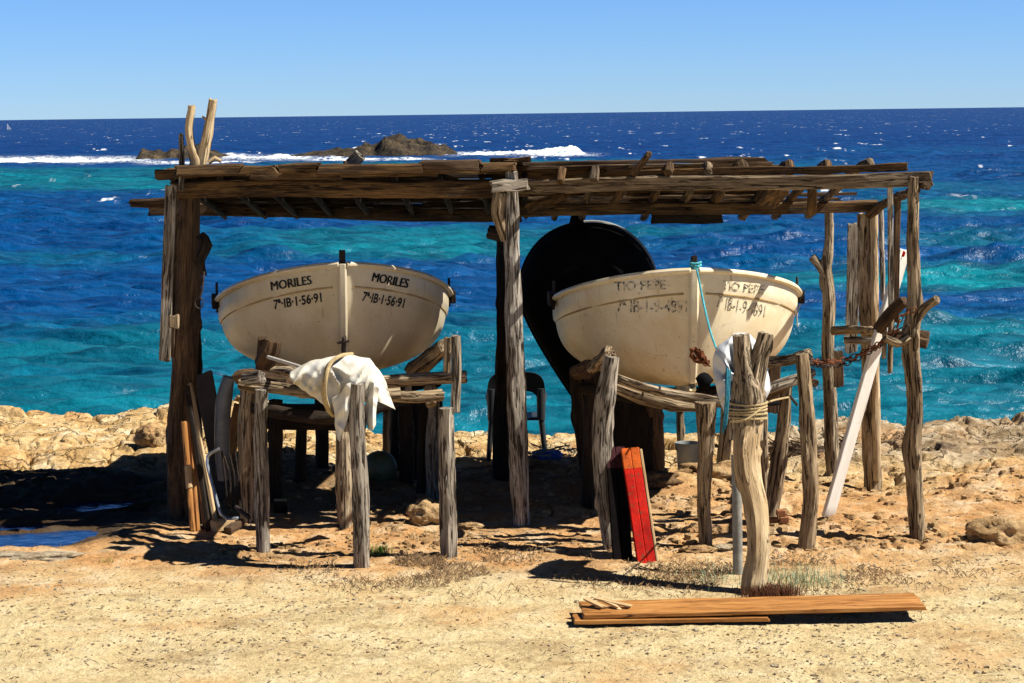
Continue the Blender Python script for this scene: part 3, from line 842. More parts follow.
beam_mb = MB(); sweep(beam_mb, [P(266, 416, 19.6), P(356, 418, 19.6)], 1, prof=rprof(.35, .2), up=Vector((0, 0, 1)), rough=.3); beam_mb.build('dark_mass', M['dark'], ca)  # added dark mass that blackens the space under the left hull
for s_ in ([(396, 470, 14), (397, 400, 16)], [(416, 478, 15), (414, 398, 14)], [(300, 480, 12), (302, 410, 12)], [(440, 480, 9), (438, 400, 9)]):
    post('post', ca, s_, M['dark'])
# chocks against the bilges
rail('chock', ca, [(414, 372, 20, 19.0), (432, 356, 20, 18.7), (446, 345, 16, 18.4)], M['drift'], rough=.2)
rail('chock', ca, [(258, 400, 14, 18.3), (262, 370, 14, 18.2), (263, 338, 11, 18.1)], M['old'])
rail('chock', ca, [(263, 364, 20, 18.05), (271, 350, 19, 18.0), (273, 341, 17, 18.0)], M['old'], rough=.3)
rail('chock', ca, [(270, 373, 15, 18.1), (292, 372, 12, 17.9), (305, 380, 10, 17.7)], M['drift'], rough=.2)
rail('knob', ca, [(244, 380, 12, 17.4), (262, 377, 13, 17.3)], M['driftgrey'], rough=.35)

cb = thing('boat_cradle', 'driftwood cradle of leaning posts and curved rails under the right boat', 'boat cradle', (1.5, 17.5, 0))
post('post', cb, [(611, 549, 16), (605, 500, 20), (602, 450, 21), (605, 400, 21), (611, 357, 17)], M['driftgrey'], rough=.18)
post('post', cb, [(706, 545, 14), (704, 500, 14), (706, 450, 16), (706, 402, 22)], M['drift'], rough=.18)
post('post', cb, [(806, 547, 18), (810, 500, 17), (809, 450, 17), (806, 400, 16), (802, 354, 14)], M['drift'], rough=.18)
post('post', cb, [(770, 522, 15), (777, 470, 17), (784, 420, 14), (786, 386, 13)], M['drift'])
post('post', cb, [(722, 470, 13), (725, 440, 13), (727, 400, 12)], M['drift'])
post('post', cb, [(592, 500, 15), (582, 440, 14), (574, 368, 12)], M['dark'])
post('post', cb, [(588, 506, 14), (590, 440, 15), (592, 365, 16)], M['dark'], rough=.2)
post('post', cb, [(655, 475, 20), (654, 440, 20), (652, 405, 18)], M['old'])
post('post', cb, [(640, 470, 12), (642, 405, 13)], M['dark'])
post('post', cb, [(667, 450, 9), (668, 412, 9)], M['drift'])
post('post', cb, [(765, 500, 10), (763, 410, 10)], M['drift'])
rail('chock', cb, [(592, 368, 12, 18.0), (600, 362, 14, 17.7), (610, 352, 12, 17.5)], M['drift'], rough=.3)
rail('chock', cb, [(575, 372, 14, 18.6), (590, 368, 18, 18.4)], M['old'], rough=.3)
rail('rail', cb, [(606, 374, 9, 17.5), (640, 386, 10, 17.5), (675, 394, 11, 17.5), (720, 402, 11, 17.4), (735, 404, 10, 17.3)], M['drift'], groove=.2)
rail('rail', cb, [(608, 384, 12, 17.7), (640, 396, 15, 17.7), (672, 405, 13, 17.7), (700, 408, 8, 17.7)], M['drift'], groove=.2)
rail('rail', cb, [(735, 398, 13, 17.35), (765, 390, 11, 17.5), (800, 378, 11, 17.6), (812, 373, 10, 17.7)], M['driftgrey'])
rail('rail', cb, [(815, 383, 9, 17.6), (800, 380, 9, 17.8), (760, 398, 9, 18.0)], M['old'])
rail('rail', cb, [(768, 362, 12, 18.0), (790, 360, 12, 17.8), (809, 353, 10, 17.6)], M['drift'], rough=.2)
rail('rail', cb, [(580, 388, 13, 18.7), (680, 402, 14, 18.6), (790, 392, 13, 18.6)], M['dark'])
rail('rail', cb, [(590, 385, 13, 21), (680, 395, 14, 21), (780, 385, 13, 21)], M['dark'])
board('chock', cb, (775, 357, 18.2), (773, 412, 18.2), 11, .08, M['old'])

for s_ in ([(600, 490, 14), (602, 400, 14)], [(681, 462, 8), (680, 412, 8)], [(740, 470, 11), (741, 410, 11)]):
    post('post', cb, s_, M['dark'] if s_[0][0] == 600 else M['drift'])
dk = board('dark_filler', None, (634, 482, Dg(634, 482)), (632, 396, Dg(634, 482) + .3), 38, .04, M['dark'], rough=.5)  # added dark sheet, blackens the gap under the right boat
tag(dk, 'dark board added to fill the black area under the right boat, behind the red box', 'board')

# front forked post
fp = thing('forked_post', 'thick pale forked tree trunk post standing in front of the right boat', 'post', P(752, 592, Dg(752, 592)))
DF = Dg(752, 592)
mb = MB()
sweep(mb, [P(752, 592, DF) - Vector((0, 0, .15)), P(753, 590, DF), P(758, 550, DF + .05), P(756, 510, DF + .15), P(747, 470, DF + .25), P(747, 440, DF + .32), P(752, 415, DF + .38)],
      [m(w / 2, DF) for w in (27, 26, 23, 25, 28, 28, 24)], rough=.16, groove=.07, ns=20, step=.04)
mb.build('trunk', M['pale'], fp)
mb = MB()
for e in ([(746, 440, 34), (747, 415, 34), (748, 395, 34), (744, 370, 22), (741, 335, 16)], [(752, 415, 24), (753, 385, 24), (758, 362, 20), (763, 345, 17), (766, 334, 16)]):
    sweep(mb, [P(a, b_, DF + .38) for a, b_, w in e], [m(w / 2, DF) for a, b_, w in e], rough=.24, groove=.10, ns=20, step=.03)
mb.build('fork', M['drift'], fp)
pp = MB(); sweep(pp, [P(738, 574, Dg(738, 574)) - Vector((0, 0, .1)), P(737, 500, Dg(738, 574)), P(736, 455, Dg(738, 574) + .1)], m(5, 16.5), rough=0, groove=0)
tag(pp.build('pipe_post', M['pipe']), 'thin grey painted pipe post just behind the forked post', 'post')


def rope_wrap(name, cx, cy, rx, ry, turns, D, mat, label, drop=4):
    mb = MB()
    c = P(cx, cy, D); rr = m(rx, D)
    for t in range(turns):
        zc = c.z - m(drop, D) * t + .004 * math.sin(t * 5)
        pts = [(c.x + rr * math.cos(a), c.y + rr * math.sin(a) * .9, zc + m(ry, D) * math.sin(a + t)) for a in np.linspace(0, 2 * math.pi, 18)]
        sweep(mb, pts, .009, ns=6, rough=.1, step=.03)
    return tag(mb.build(name, mat), label, 'rope')


rope_wrap('rope_lashing', 748, 402, 19, 1.2, 5, DF + .38, M['rope_tan'], 'tan rope lashing wound round the neck of the forked post')
mb = MB(); sweep(mb, [P(730, 422, DF + .2), P(745, 420, DF + .1), P(762, 408, DF + .2)], .008, ns=6, rough=.1, step=.04); sweep(mb, [P(766, 403, DF + .35), P(775, 400, DF + .5), P(790, 397, 17.3)], .008, ns=6, rough=.1, step=.04)
tag(mb.build('rope', M['rope_tan']), 'tan rope end running from the forked post to the rail', 'rope')

# ------------------------------------------------------------------ boats
def make_boat(name, label, bow, aft_yaw, B, zk0, drop, L, mat, n_keel=.1):
    root = thing(name, label, 'boat', bow)
    A = 2.1
    ang = aft_yaw
    rot = Matrix.Rotation(ang, 3, 'Z')
    NT, NU = 64, 40
    H0 = bow.z - zk0

    def zg(y):
        t = min(y / A, 1)
        z = -drop * (1 - (1 - t) ** 1.15)
        if y > A: z -= .10 * (y - A)
        return z

    def bh(y):
        t = min(y / A, 1)
        v = B * (1 - (1 - t) ** 2.2) ** .6 if t < 1 else B * (1 - .25 * ((y - A) / (L - A)) ** 2.2)
        return max(v, .0)

    def zk(y):
        t = min(y / A, 1)
        return -H0 - .17 * (1 - (1 - t) ** 2.2) - (.09 * (y - A) if y > A else 0)

    def pt(t, u, inset=0.0):
        y0 = L * t ** 1.35
        th = u * math.pi / 2
        tt = min(y0 / A, 1)
        n = 1.5 + 1.6 * tt ** .6
        d = zg(y0) - zk(y0) - inset
        x = (bh(y0) - inset) * max(math.cos(th), 0) ** (2 / n); hh = d * math.sin(th) ** (2 / n)
        step = .022 * (1 - float(sst(.185, .20, np.float64(hh)))) * min(1, y0 / .3)
        x = max(x + step, .022)
        y = y0 + (1 - t) ** 8 * (.22 * (hh / H0) ** 2.2) + inset * (1 - tt) * 1.5
        return (x, y, zg(y0) - hh)

    us = sorted(set([i / NU for i in range(NU + 1)]))
    def shell(inset):
        vs = []; fs = []
        for i in range(NT + 1):
            row = [pt(i / NT, u, inset) for u in us]
            vs += [(-x, y, z) for x, y, z in row] + [(x, y, z) for x, y, z in reversed(row)]
        k = 2 * len(us)
        for i in range(NT):
            for j in range(k - 1):
                a = i * k + j; fs.append((a, a + 1, a + 1 + k, a + k))
        return vs, fs, k
    vo, fo, k = shell(0); vi, fi, _ = shell(.035)
    N = len(vo)
    fs = fo + [tuple(N + q for q in reversed(f)) for f in fi]
    for i in range(NT):                       # gunwale edge
        a = i * k; fs.append((a, a + k, a + k + N, a + N)); b_ = i * k + k - 1; fs.append((b_ + k, b_, b_ + N, b_ + k + N))
    e = NT * k                                # transom, outer and inner
    for j in range(k // 2 - 1):
        fs.append((e + j, e + j + 1, e + k - 2 - j, e + k - 1 - j)); fs.append((N + e + j + 1, N + e + j, N + e + k - 1 - j, N + e + k - 2 - j))
    for j in range(k - 1):
        a = e + j; fs.append((a, a + 1, a + 1 + N, a + N))
    vs = [tuple(rot @ Vector(v) + bow) for v in vo + vi]
    def W(v): return rot @ Vector(v) + bow
    # stem closure (between the two sides)
    for base, rev in ((0, False), (N, True)):
        for j in range(k // 2 - 1):
            q = (base + j + 1, base + j, base + k - 1 - j, base + k - 2 - j)
            fs.append(tuple(reversed(q)) if rev else q)
    for j in range(k // 2): pass
    mb = MB(); mb.add(vs, fs); hull = mb.build('hull', mat, root, origin=bow)
    bvh = BVHTree.FromPolygons(vs, fo)
    # rub rail round the gunwale
    pr = []
    for s_ in (-1, 1):
        line = []
        for i in range(0, NT + 1, 2):
            x, y, z = pt(i / NT, 0.0); line.append(W((s_ * (x + .012), y - (.012 if i == 0 else 0), z - .004)))
        mb = MB(); sweep(mb, line, 1.0, prof=rprof(.062, .05, .018), step=.12, rough=.02, jag=0); mb.build('rub_rail', mat, root)
    for s_ in (-1, 1):
        line = []
        for i in range(1, NT + 1, 2):
            ul = (lambda tt_: 2 / math.pi * math.asin(min(1, (.2 / max(.3, zg(L * tt_ ** 1.35) - zk(L * tt_ ** 1.35))) ** ((1.5 + 1.6 * min(L * tt_ ** 1.35 / A, 1) ** .6) / 2))))(i / NT)
            x, y, z = pt(i / NT, ul); line.append(W((s_ * (x + .002), y, z)))
        mb = MB(); sweep(mb, line, .010, ns=6, rough=.02, groove=0, step=.1, jag=0); mb.build('moulding', M['mould'], root)
    # stem band with its timber head
    line = [W((0, pt(0, u)[1] - .012, pt(0, u)[2])) for u in np.linspace(.0, .97, 14)]
    mb = MB(); sweep(mb, line, 1.0, prof=rprof(.07, .05, .015), up=Vector((0, -1, 0)), step=.1, rough=.02, jag=0); mb.build('stem', mat, root)
    mb = MB(); sweep(mb, [W((0, .03, -.05)), W((0, .03, .115))], 1.0, prof=rprof(.05, .06), up=Vector((0, -1, 0)), rough=.1, jag=.3); mb.build('stem_head', M['dark'], root)
    # keel
    line = [W((0, L * (i / 20) ** 1.35 + (.26 if i < 2 else 0), zk(L * (i / 20) ** 1.35) - .02)) for i in range(1, 21)]
    mb = MB(); sweep(mb, line, 1.0, prof=rprof(.06, .09), step=.15, rough=.03, jag=0); mb.build('keel', mat, root)
    for y in (1.1, 2.3, 3.5):
        hb = bh(y) - .06; z = zg(y) - .2
        mb = MB(); plank(mb, W((-hb, y, z)), W((hb, y, z)), .22, .035, rough=.05, jag=0); mb.build('thwart', M['drift'], root)
    for s_ in (-1, 1):
        y = 1.85; x = bh(y) + .03; z = zg(y)
        mb = MB(); sweep(mb, [W((s_ * x, y, z - .1)), W((s_ * x, y, z + .17))], .013, ns=8, rough=.05); mb.build('thole_pin', M['darkiron'], root)
        mb = MB(); plank(mb, W((s_ * (x + .02), y - .18, z + .0)), W((s_ * (x + .03), y + .18, z + .0)), .05, .12, rough=.1, jag=.2); mb.build('rowlock_block', M['dark'], root)
    return root, bvh, W


bow_a = P(342.5, 264, 18.4)
boat_a, bvh_a, W_a = make_boat('rowing_boat', 'cream rowing boat with crisp black lettering on the left driftwood cradle', bow_a, math.radians(7.3), 1.085, 1.36, .50, 4.6, M['hull_a'])
bow_b = P(694.5, 270, 18.0)
boat_b, bvh_b, W_b = make_boat('rowing_boat', 'yellowed rowing boat with worn stencilled lettering on the right cradle', bow_b, math.radians(.6), 1.12, 1.27, .43, 4.6, M['hull_b'])


def lettering(root, bvh, text, p0, p1, hpx, mat, slant=0.0, bold=.012, double=0.0):
    """text painted on the hull: baseline from picture point p0 to p1, letters laid on the hull surface"""
    cu = bpy.data.curves.new('t', 'FONT'); cu.body = text; cu.size = 1; cu.offset = bold; cu.resolution_u = 3
    ob = bpy.data.objects.new('t', cu); COL.objects.link(ob)
    dg = bpy.context.evaluated_depsgraph_get(); dg.update()
    me = bpy.data.meshes.new_from_object(ob.evaluated_get(dg))
    bpy.data.objects.remove(ob); bpy.data.curves.remove(cu)
    import bmesh
    bm = bmesh.new(); bm.from_mesh(me); bmesh.ops.triangulate(bm, faces=bm.faces)
    xs = [v.co.x for v in bm.verts]; x0, x1 = min(xs), max(xs)
    H = .69
    n_src = len(bm.verts)
    if double:                                # a second stroke beside the first makes the letters bold
        r_ = bmesh.ops.duplicate(bm, geom=list(bm.verts) + list(bm.edges) + list(bm.faces))
        second = set(g for g in r_['geom'] if isinstance(g, bmesh.types.BMVert))
    else: second = set()
    ux, uy = (p1[0] - p0[0]), (p1[1] - p0[1])
    for v in bm.verts:
        a = (v.co.x - x0) / (x1 - x0); bb = v.co.y / H
        px = p0[0] + ux * a + slant * bb * hpx + (double if v in second else 0)
        py = p0[1] + uy * a - bb * hpx
        d = ray(px, py).normalized()
        hit, nrm, _, _ = bvh.ray_cast(CAM, d)
        if hit is None: hit = CAM + d * (18.5 / d.y); nrm = Vector((0, -1, 0))
        if nrm.dot(d) > 0: nrm = -nrm
        v.co = hit + nrm * (.0075 if v in second else .005) - root.location
    bm.to_mesh(me); bm.free(); me.name = 'lettering'
    me.materials.clear(); me.materials.append(mat)
    o = bpy.data.objects.new('lettering', me); COL.objects.link(o); o.parent = root
    return o


lettering(boat_a, bvh_a, 'MORILES', (271.5, 290.5), (311.5, 284), 8.6, M['ink'], -.12, .0, double=.75)
lettering(boat_a, bvh_a, '7ª·IB·1·56·91', (274.5, 309), (322, 301.5), 8.8, M['ink'], -.1, .022)
lettering(boat_a, bvh_a, 'MORILES', (371, 281), (406.5, 288), 8.6, M['ink'], .25, .0, double=.75)
lettering(boat_a, bvh_a, '7ª·IB·1·56·91', (361.5, 300.5), (403, 307.5), 8.8, M['ink'], .25, .022)
lettering(boat_b, bvh_b, 'TIO PEPE', (615, 291), (666, 289), 9, M['ink_worn'], -.05, .01)
lettering(boat_b, bvh_b, '7ª IB-1-9-4891', (617, 312), (687, 312.5), 12, M['ink_worn'], 0, .005)
lettering(boat_b, bvh_b, 'TIO PEPE', (722, 289), (763, 294), 8.5, M['ink_worn'], .15, .008)
lettering(boat_b, bvh_b, '7ª IB-1-9-4891', (716, 307), (764, 317), 12, M['ink_worn'], .15, .0)


def wire(name, pts, r, mat, label=None, cat=None, ns=7, rough=.08, step=.03, parent=None):
    mb = MB(); sweep(mb, pts, r, ns=ns, rough=rough, step=step, groove=0, jag=0)
    return tag(mb.build(name, mat, parent), label, cat)


# bow ropes
br = MB()
sweep(br, [P(697, 270, 17.85), P(703, 300, 17.75), P(710, 330, 17.4), P(716, 348, 17.0)], .009, ns=7, rough=.1, step=.04, groove=0)
for k_ in range(3):
    c = P(695.5, 268 - 2.6 * k_, 18.03)
    sweep(br, [(c.x + .045 * math.cos(a), c.y + .045 * math.sin(a), c.z + .006 * math.sin(2 * a + k_)) for a in np.linspace(0, 6.28, 12)], .011, ns=6, rough=.1, step=.02)
tag(br.build('mooring_rope', M['rope_blue']), 'turquoise mooring rope tied round the stem of the right boat', 'rope')
mb = MB()
for dx in (0, 1.6, 3):
    sweep(mb, [P(727 + dx, 368 + abs(dx), DF + .3), P(726 + dx * .8, 400, DF + .22), P(723 + dx, 432 - abs(dx) * 2, DF + .2)], .009, ns=7, rough=.2, step=.05)
tag(mb.build('hanging_rope', M['rope_teal']), 'coil of turquoise rope hanging left of the forked post', 'rope')
wire('cord', [P(802, 296, 20.1), P(800, 305, 20.1), P(797, 315, 20.1), P(798, 326, 20.1)], .006, M['rope_white'], 'thin white cord hanging from the right gunwale of the right boat', 'cord')
wire('rope', [P(268, 357, 17.75), P(285, 362, 17.5), P(304, 368, 17.1)], .016, M['rope_white'], 'pale rope stretched from the left cradle to the canvas', 'rope')


def chain(name, pts, size, mat, label, r=.006):
    ps, _ = resample(pts, [1] * len(pts), size * .75)
    mb = MB()
    for i in range(len(ps) - 1):
        c = (ps[i] + ps[i + 1]) / 2; t = (ps[i + 1] - ps[i]).normalized()
        u = Vector((0, -1, 0)) if i % 2 else Vector((0, 0, 1))
        u = (u - t * u.dot(t)).normalized()
        sweep(mb, [c + t * size * .62 * math.cos(a) + u * size * .34 * math.sin(a) for a in np.linspace(0, 2 * math.pi, 9)], r, ns=5, rough=0, groove=0, step=.012, jag=0)
    return tag(mb.build(name, mat), label, 'chain')


chain('chain', [P(809, 364, 17.45), P(830, 365.5, 17.9), P(850, 362, 18.0), P(872, 350, 17.95), P(893, 337, 17.5), P(908, 325, DR - .12)], .06, M['darkiron'], 'dark rusty chain slung between the cradle and the right front post')
chain('chain', [P(811, 361, 17.45), P(835, 361.5, 17.8), P(862, 353, 17.85), P(893, 333, 17.45), P(902, 316, DR - .1), P(916, 309, DR - .12)], .06, M['rust'], 'reddish chain just above the dark one, ending on the right front post')
kn = MB()
for i in range(9): sweep(kn, [P(806 + 5 * math.cos(a + i) + random.uniform(-2, 2), 360 + 6 * math.sin(a + i) + random.uniform(-2, 2), 17.42 + .04 * math.sin(3 * a)) for a in np.linspace(0, 5, 7)], .009, ns=5, rough=.2, step=.03)
tag(kn.build('chain_knot', M['darkiron']), 'dark tangle of chain wound on top of the rightmost cradle post', 'chain')
kn = MB()
for i in range(12): sweep(kn, [P(700 + 8 * math.cos(a + i) + random.uniform(-3, 3), 357 + 5 * math.sin(a * 1.3 + i) + .45 * 8 * math.cos(a + i) + random.uniform(-2, 2), 17.3 + .05 * math.sin(3 * a)) for a in np.linspace(0, 5, 7)], .008, ns=5, rough=.3, step=.03)
tag(kn.build('rusty_chain', M['rust']), 'bundle of red rusty chain hanging below the stem of the right boat', 'chain')
mb = MB(); sweep(mb, [P(698, 383, 17.9), P(704, 381, 17.9), P(710, 384, 17.9)], [.05, .07, .05], rough=.1, step=.01)
tag(mb.build('fender', M['black']), 'small black fender under the stem of the right boat', 'fender')
mb = MB(); sweep(mb, [P(762, 404, 17.0), P(778, 403, 17.1)], .02, ns=12, rough=0, groove=0, jag=0)
tag(mb.build('black_tube', M['black']), 'short black tube sticking out right of the forked post', 'tube')
wire('iron_rod', [P(790, 396, 17.4), P(797, 405, 17.4)], .012, M['darkiron'], 'short dark iron rod below the rail of the right cradle', 'rod')
# little cleat below the left boat's stem
mb = MB(); sweep(mb, [P(338, 343, 18.3), P(349, 341, 18.3)], [.012, .012], ns=8); sweep(mb, [P(344, 337, 18.3), P(344, 356, 18.35)], [.02, .02], ns=8)
mb.build('towing_eye', M['darkiron'], boat_a)
mb = MB(); sweep(mb, [P(382, 311, 18.55), P(382, 311, 18.6)], [.01, .01], ns=6)

# ------------------------------------------------------------------ dark dinghy on end
def dinghy():
    D = 21.9; top = P(577, 224, D); foot = P(618, 452, D)
    root = thing('dinghy', 'black dinghy stood on end behind the right boat', 'dinghy', foot)
    ax = (top - foot); Hh = ax.length; ax.normalize(); side = Vector((0, 1, 0)).cross(ax).normalized(); side = -side
    Wd = .72
    def w(s):
        c = .70
        return Wd * math.sqrt(max(0, 1 - ((s - c) / (1 - c)) ** 2)) ** .92 if s > c else Wd * max(0, 1 - ((c - s) / .73) ** 1.3)
    vs = []; fs = []; ns_, nu = 44, 24
    ss = [1 - (1 - i / ns_) ** 1.6 if False else math.sin(i / ns_ * math.pi / 2) for i in range(ns_ + 1)]
    for off, dep in ((0, .42), (.03, .37)):
        for s in ss:
            ww = max(w(s) - off, .004)
            for j in range(nu + 1):
                a = math.pi * j / nu
                vs.append(foot + ax * (s * Hh) + side * (ww * math.copysign(abs(math.cos(a)) ** .8, math.cos(a))) + Vector((0, -dep * (ww / Wd) ** .6 * math.sin(a) ** .8 + .1, 0)))
    k = nu + 1; N = (ns_ + 1) * k
    for i in range(ns_):
        for j in range(nu):
            a = i * k + j; fs.append((a, a + 1, a + k + 1, a + k)); fs.append((N + a + 1, N + a, N + a + k, N + a + k + 1))
        a = i * k; fs.append((a + k, a, a + N, a + k + N)); a += nu; fs.append((a, a + k, a + k + N, a + N))
    mb = MB(); mb.add(vs, fs); mb.build('hull', M['black'], root)
    for j in (0, nu):
        mb = MB(); sweep(mb, [vs[i * k + j] for i in range(0, ns_ + 1)], .022, ns=8, rough=.02, step=.08); mb.build('rub_rail', M['bucket'] if j else M['black'], root)  # grey on one side only: the lit rim is put into its colour
    mb = MB(); sweep(mb, [top - Vector((0, .02, .03)), top + Vector((0, .0, .08))], [.09, .06], rough=.2); mb.build('skeg', M['black'], root)


dinghy()

# ------------------------------------------------------------------ cloths
def cloth(name, label, rows, D0, mat, seed, fold=.03, th=.003):
    """rows: list of picture polylines (px, py, dD), draped one after the other"""
    n = 60; nr = len(rows); sub = 14
    def interp(row, t):
        xs = np.linspace(0, 1, len(row))
        return [float(np.interp(t, xs, [p[i] for p in row])) for i in range(3)]
    g = []
    cr = [[interp(r, j / n) for j in range(n + 1)] for r in rows]
    for i in range(nr - 1):
        for s in range(sub + (1 if i == nr - 2 else 0)):
            t = s / sub
            p0 = cr[max(i - 1, 0)]; p1 = cr[i]; p2 = cr[i + 1]; p3 = cr[min(i + 2, nr - 1)]
            row = []
            for j in range(n + 1):
                q = [.5 * (2 * p1[j][c] + (p2[j][c] - p0[j][c]) * t + (2 * p0[j][c] - 5 * p1[j][c] + 4 * p2[j][c] - p3[j][c]) * t * t + (3 * p1[j][c] - p0[j][c] - 3 * p2[j][c] + p3[j][c]) * t ** 3) for c in range(3)]
                v = P(q[0], q[1], D0 + q[2])
                f = fold * (mn.noise(Vector((q[0] * .06 + seed, q[1] * .02, seed))) * 1.0 + .8 * (1 - 3 * math.sqrt(mn.noise(Vector((q[0] * .075 + q[1] * .045, q[1] * .012 + seed, 3))) ** 2 + .004)))
                f = f - fold * .8 * (math.sqrt(mn.noise(Vector((q[0] * .055 - q[1] * .05, q[1] * .03 + q[0] * .02 + seed * 2, 1.5))) ** 2 + .004) * 4 - 1)
                f2 = fold * .04 * mn.noise(Vector((q[0] * .2, q[1] * .2, seed)))
                row.append(v + Vector((f2 * .5, -f - f2, f2)))
            g.append(row)
    vs = [v for r in g for v in r]; fs = []; k = n + 1
    for i in range(len(g) - 1):
        for j in range(n):
            a = i * k + j; fs.append((a, a + 1, a + k + 1, a + k))
    mb = MB(); mb.add(vs, fs); o = mb.build(name, mat)
    md = o.modifiers.new('thick', 'SOLIDIFY'); md.thickness = th; md.offset = 0
    return tag(o, label, 'cloth')


cloth('canvas_sheet', 'off white canvas draped over the front post of the left cradle', [
    [(296, 372, .5), (315, 366, .5), (345, 362, .5), (370, 368, .5), (385, 380, .5)],
    [(291, 371, .15), (310, 361, .15), (343, 354, .15), (370, 358, .15), (383, 375, .15)],
    [(291, 377, -.05), (312, 368, -.1), (345, 361, -.15), (371, 364, -.12), (386, 382, -.05)],
    [(299, 387, -.05), (320, 385, -.15), (343, 378, -.24), (368, 378, -.22), (389, 392, -.08)],
    [(313, 397, -.0), (327, 401, -.1), (346, 388, -.22), (366, 384, -.24), (392, 401, -.1)],
    [(326, 405, .0), (333, 416, -.08), (345, 402, -.13), (368, 396, -.2), (396, 409, -.1)]], 17.0, M['canvas'], 3.1, .045)
cloth('canvas_flap', 'narrow canvas flap hanging at the left of the front cradle post', [
    [(332, 398, 0), (340, 394, -.06), (346, 384, -.1), (351, 382, -.1)],
    [(335, 415, 0), (340, 418, -.05), (345, 412, -.08), (349, 410, -.06)],
    [(335, 425, 0), (339, 430, -.05), (342, 428, -.05), (346, 424, -.04)],
    [(337, 438, 0), (339, 441, -.03), (340, 441, -.03), (341, 438, 0)]], 16.75, M['canvas'], 8.1, .02)
cloth('canvas_flap', 'canvas flap curling down at the right of the front cradle post', [
    [(366, 384, 0), (370, 382, -.05), (374, 383, -.08), (379, 388, -.05)],
    [(366, 400, 0), (369, 402, -.05), (373, 402, -.08), (377, 404, -.05)],
    [(366, 412, 0), (369, 416, -.05), (373, 417, -.08), (376, 414, -.05)],
    [(367, 424, 0), (369, 429, -.05), (373, 430, -.08), (376, 424, -.05)]], 16.8, M['canvas'], 5.7, .02)
mb = MB()
sweep(mb, [P(352, 354, 17.25), P(340, 356, 16.85), P(330, 364, 16.75), P(326, 378, 16.68), P(325, 395, 16.72), P(330, 411, 16.82), P(337, 417, 16.95)], .016, ns=8, rough=.1, step=.03, groove=0)
sweep(mb, [P(349, 355, 17.25), P(337, 358, 16.85), P(327.5, 366, 16.76), P(324, 380, 16.7), P(322.6, 394, 16.74), P(327, 409, 16.84), P(333, 416, 16.95)], .013, ns=8, rough=.1, step=.03, groove=0)
tag(mb.build('rope', M['rope_tan']), 'thick tan rope tied over the white canvas', 'rope')

cloth('grey_cloth', 'pale grey cloth bundle hung behind the fork of the front post', [
    [(728, 345, .35), (738, 341, .35), (752, 340, .35), (760, 350, .35), (764, 362, .35)],
    [(722, 342, .1), (733, 334, .1), (748, 333, .1), (757, 342, .1), (763, 358, .1)],
    [(714, 352, .0), (726, 348, -.1), (746, 345, -.1), (758, 352, -.05), (765, 366, .05)],
    [(713, 372, .0), (724, 370, -.12), (745, 370, -.12), (760, 372, -.08), (769, 378, .0)],
    [(717, 392, .0), (726, 396, -.12), (745, 394, -.1), (760, 392, -.08), (769, 390, .0)],
    [(724, 412, .0), (730, 420, -.1), (742, 418, -.1), (757, 405, -.05), (765, 398, .0)]], DF + .62, M['cloth_grey'], 6.3, .05)

# ------------------------------------------------------------------ loose things, right side
wp_ = board('white_plank', None, (828, 516, Dg(828, 516) - .02), (904, 250, 18.35), 20, .035, M['whitewood'], up=(1, -.75, .4), rough=.06, jag=.2)
tag(wp_, 'long white painted plank leaning through the right end of the shelter', 'plank')
mb = MB(); plank(mb, P(901.5, 255, 18.31), P(903, 251, 18.31), .05, .006, up=(0, -1, 0), step=.02)
o = mb.build('paint_mark', M['red'], wp_)


def leaning_box(name, label, base, top, w, depth, mats, lean=.25, cap=22):
    """long narrow box with a coloured end cap, standing on the ground and leaning back"""
    Db = Dg(*base); a = P(base[0], base[1], Db); t = P(top[0], top[1], Db + lean)
    root = thing(name, label, 'box', a)
    ax = (t - a).normalized(); L = (t - a).length
    wd = m(w, Db)
    right = Vector((1, 0, 0)) - ax * ax.x; right.normalize(); back = ax.cross(right) * -1
    if back.y < 0: back = -back
    half = wd / 2
    capL = m(cap, Db)
    for i, (ox, sc) in enumerate(((-.5, .96), (.5, .96))):
        c0 = a + right * (half * ox) + back * (depth / 2 + .004 * i); c1 = c0 + ax * (L - capL - .003)
        mb = MB(); sweep(mb, [c0 - ax * .01, c1], 1.0, prof=rprof(half * sc, depth, .006), up=-back, step=.12, rough=.08, jag=.1)
        mb.build('plank', mats[0], root)
        c2 = c1 + ax * .003
        mb = MB(); sweep(mb, [c2, c2 + ax * capL], 1.0, prof=rprof(half * sc, depth, .006), up=-back, step=.12, rough=.08, jag=.1)
        mb.build('end_block', mats[1], root)
    if mats[2]:
        c0 = a + right * (half + .012) + back * depth / 2
        mb = MB(); sweep(mb, [c0, c0 + ax * (L - .02)], 1.0, prof=rprof(.02, depth * .96, .004), up=-back, step=.2, rough=.04, jag=.1); mb.build('side_strip', mats[2], root)
    return root


leaning_box('red_box', 'bright red long box with an orange top leaning beside the black one', (647, 563), (630, 448), 19, .10, (M['red'], M['redcap'], M['cutwood']), lean=.42)
for o in boat_b.children: pass
leaning_box('black_box', 'black long box with maroon top leaning against the cradle post', (623, 560), (615, 447), 20, .10, (M['blackboard'], M['maroon'], None), lean=.40)

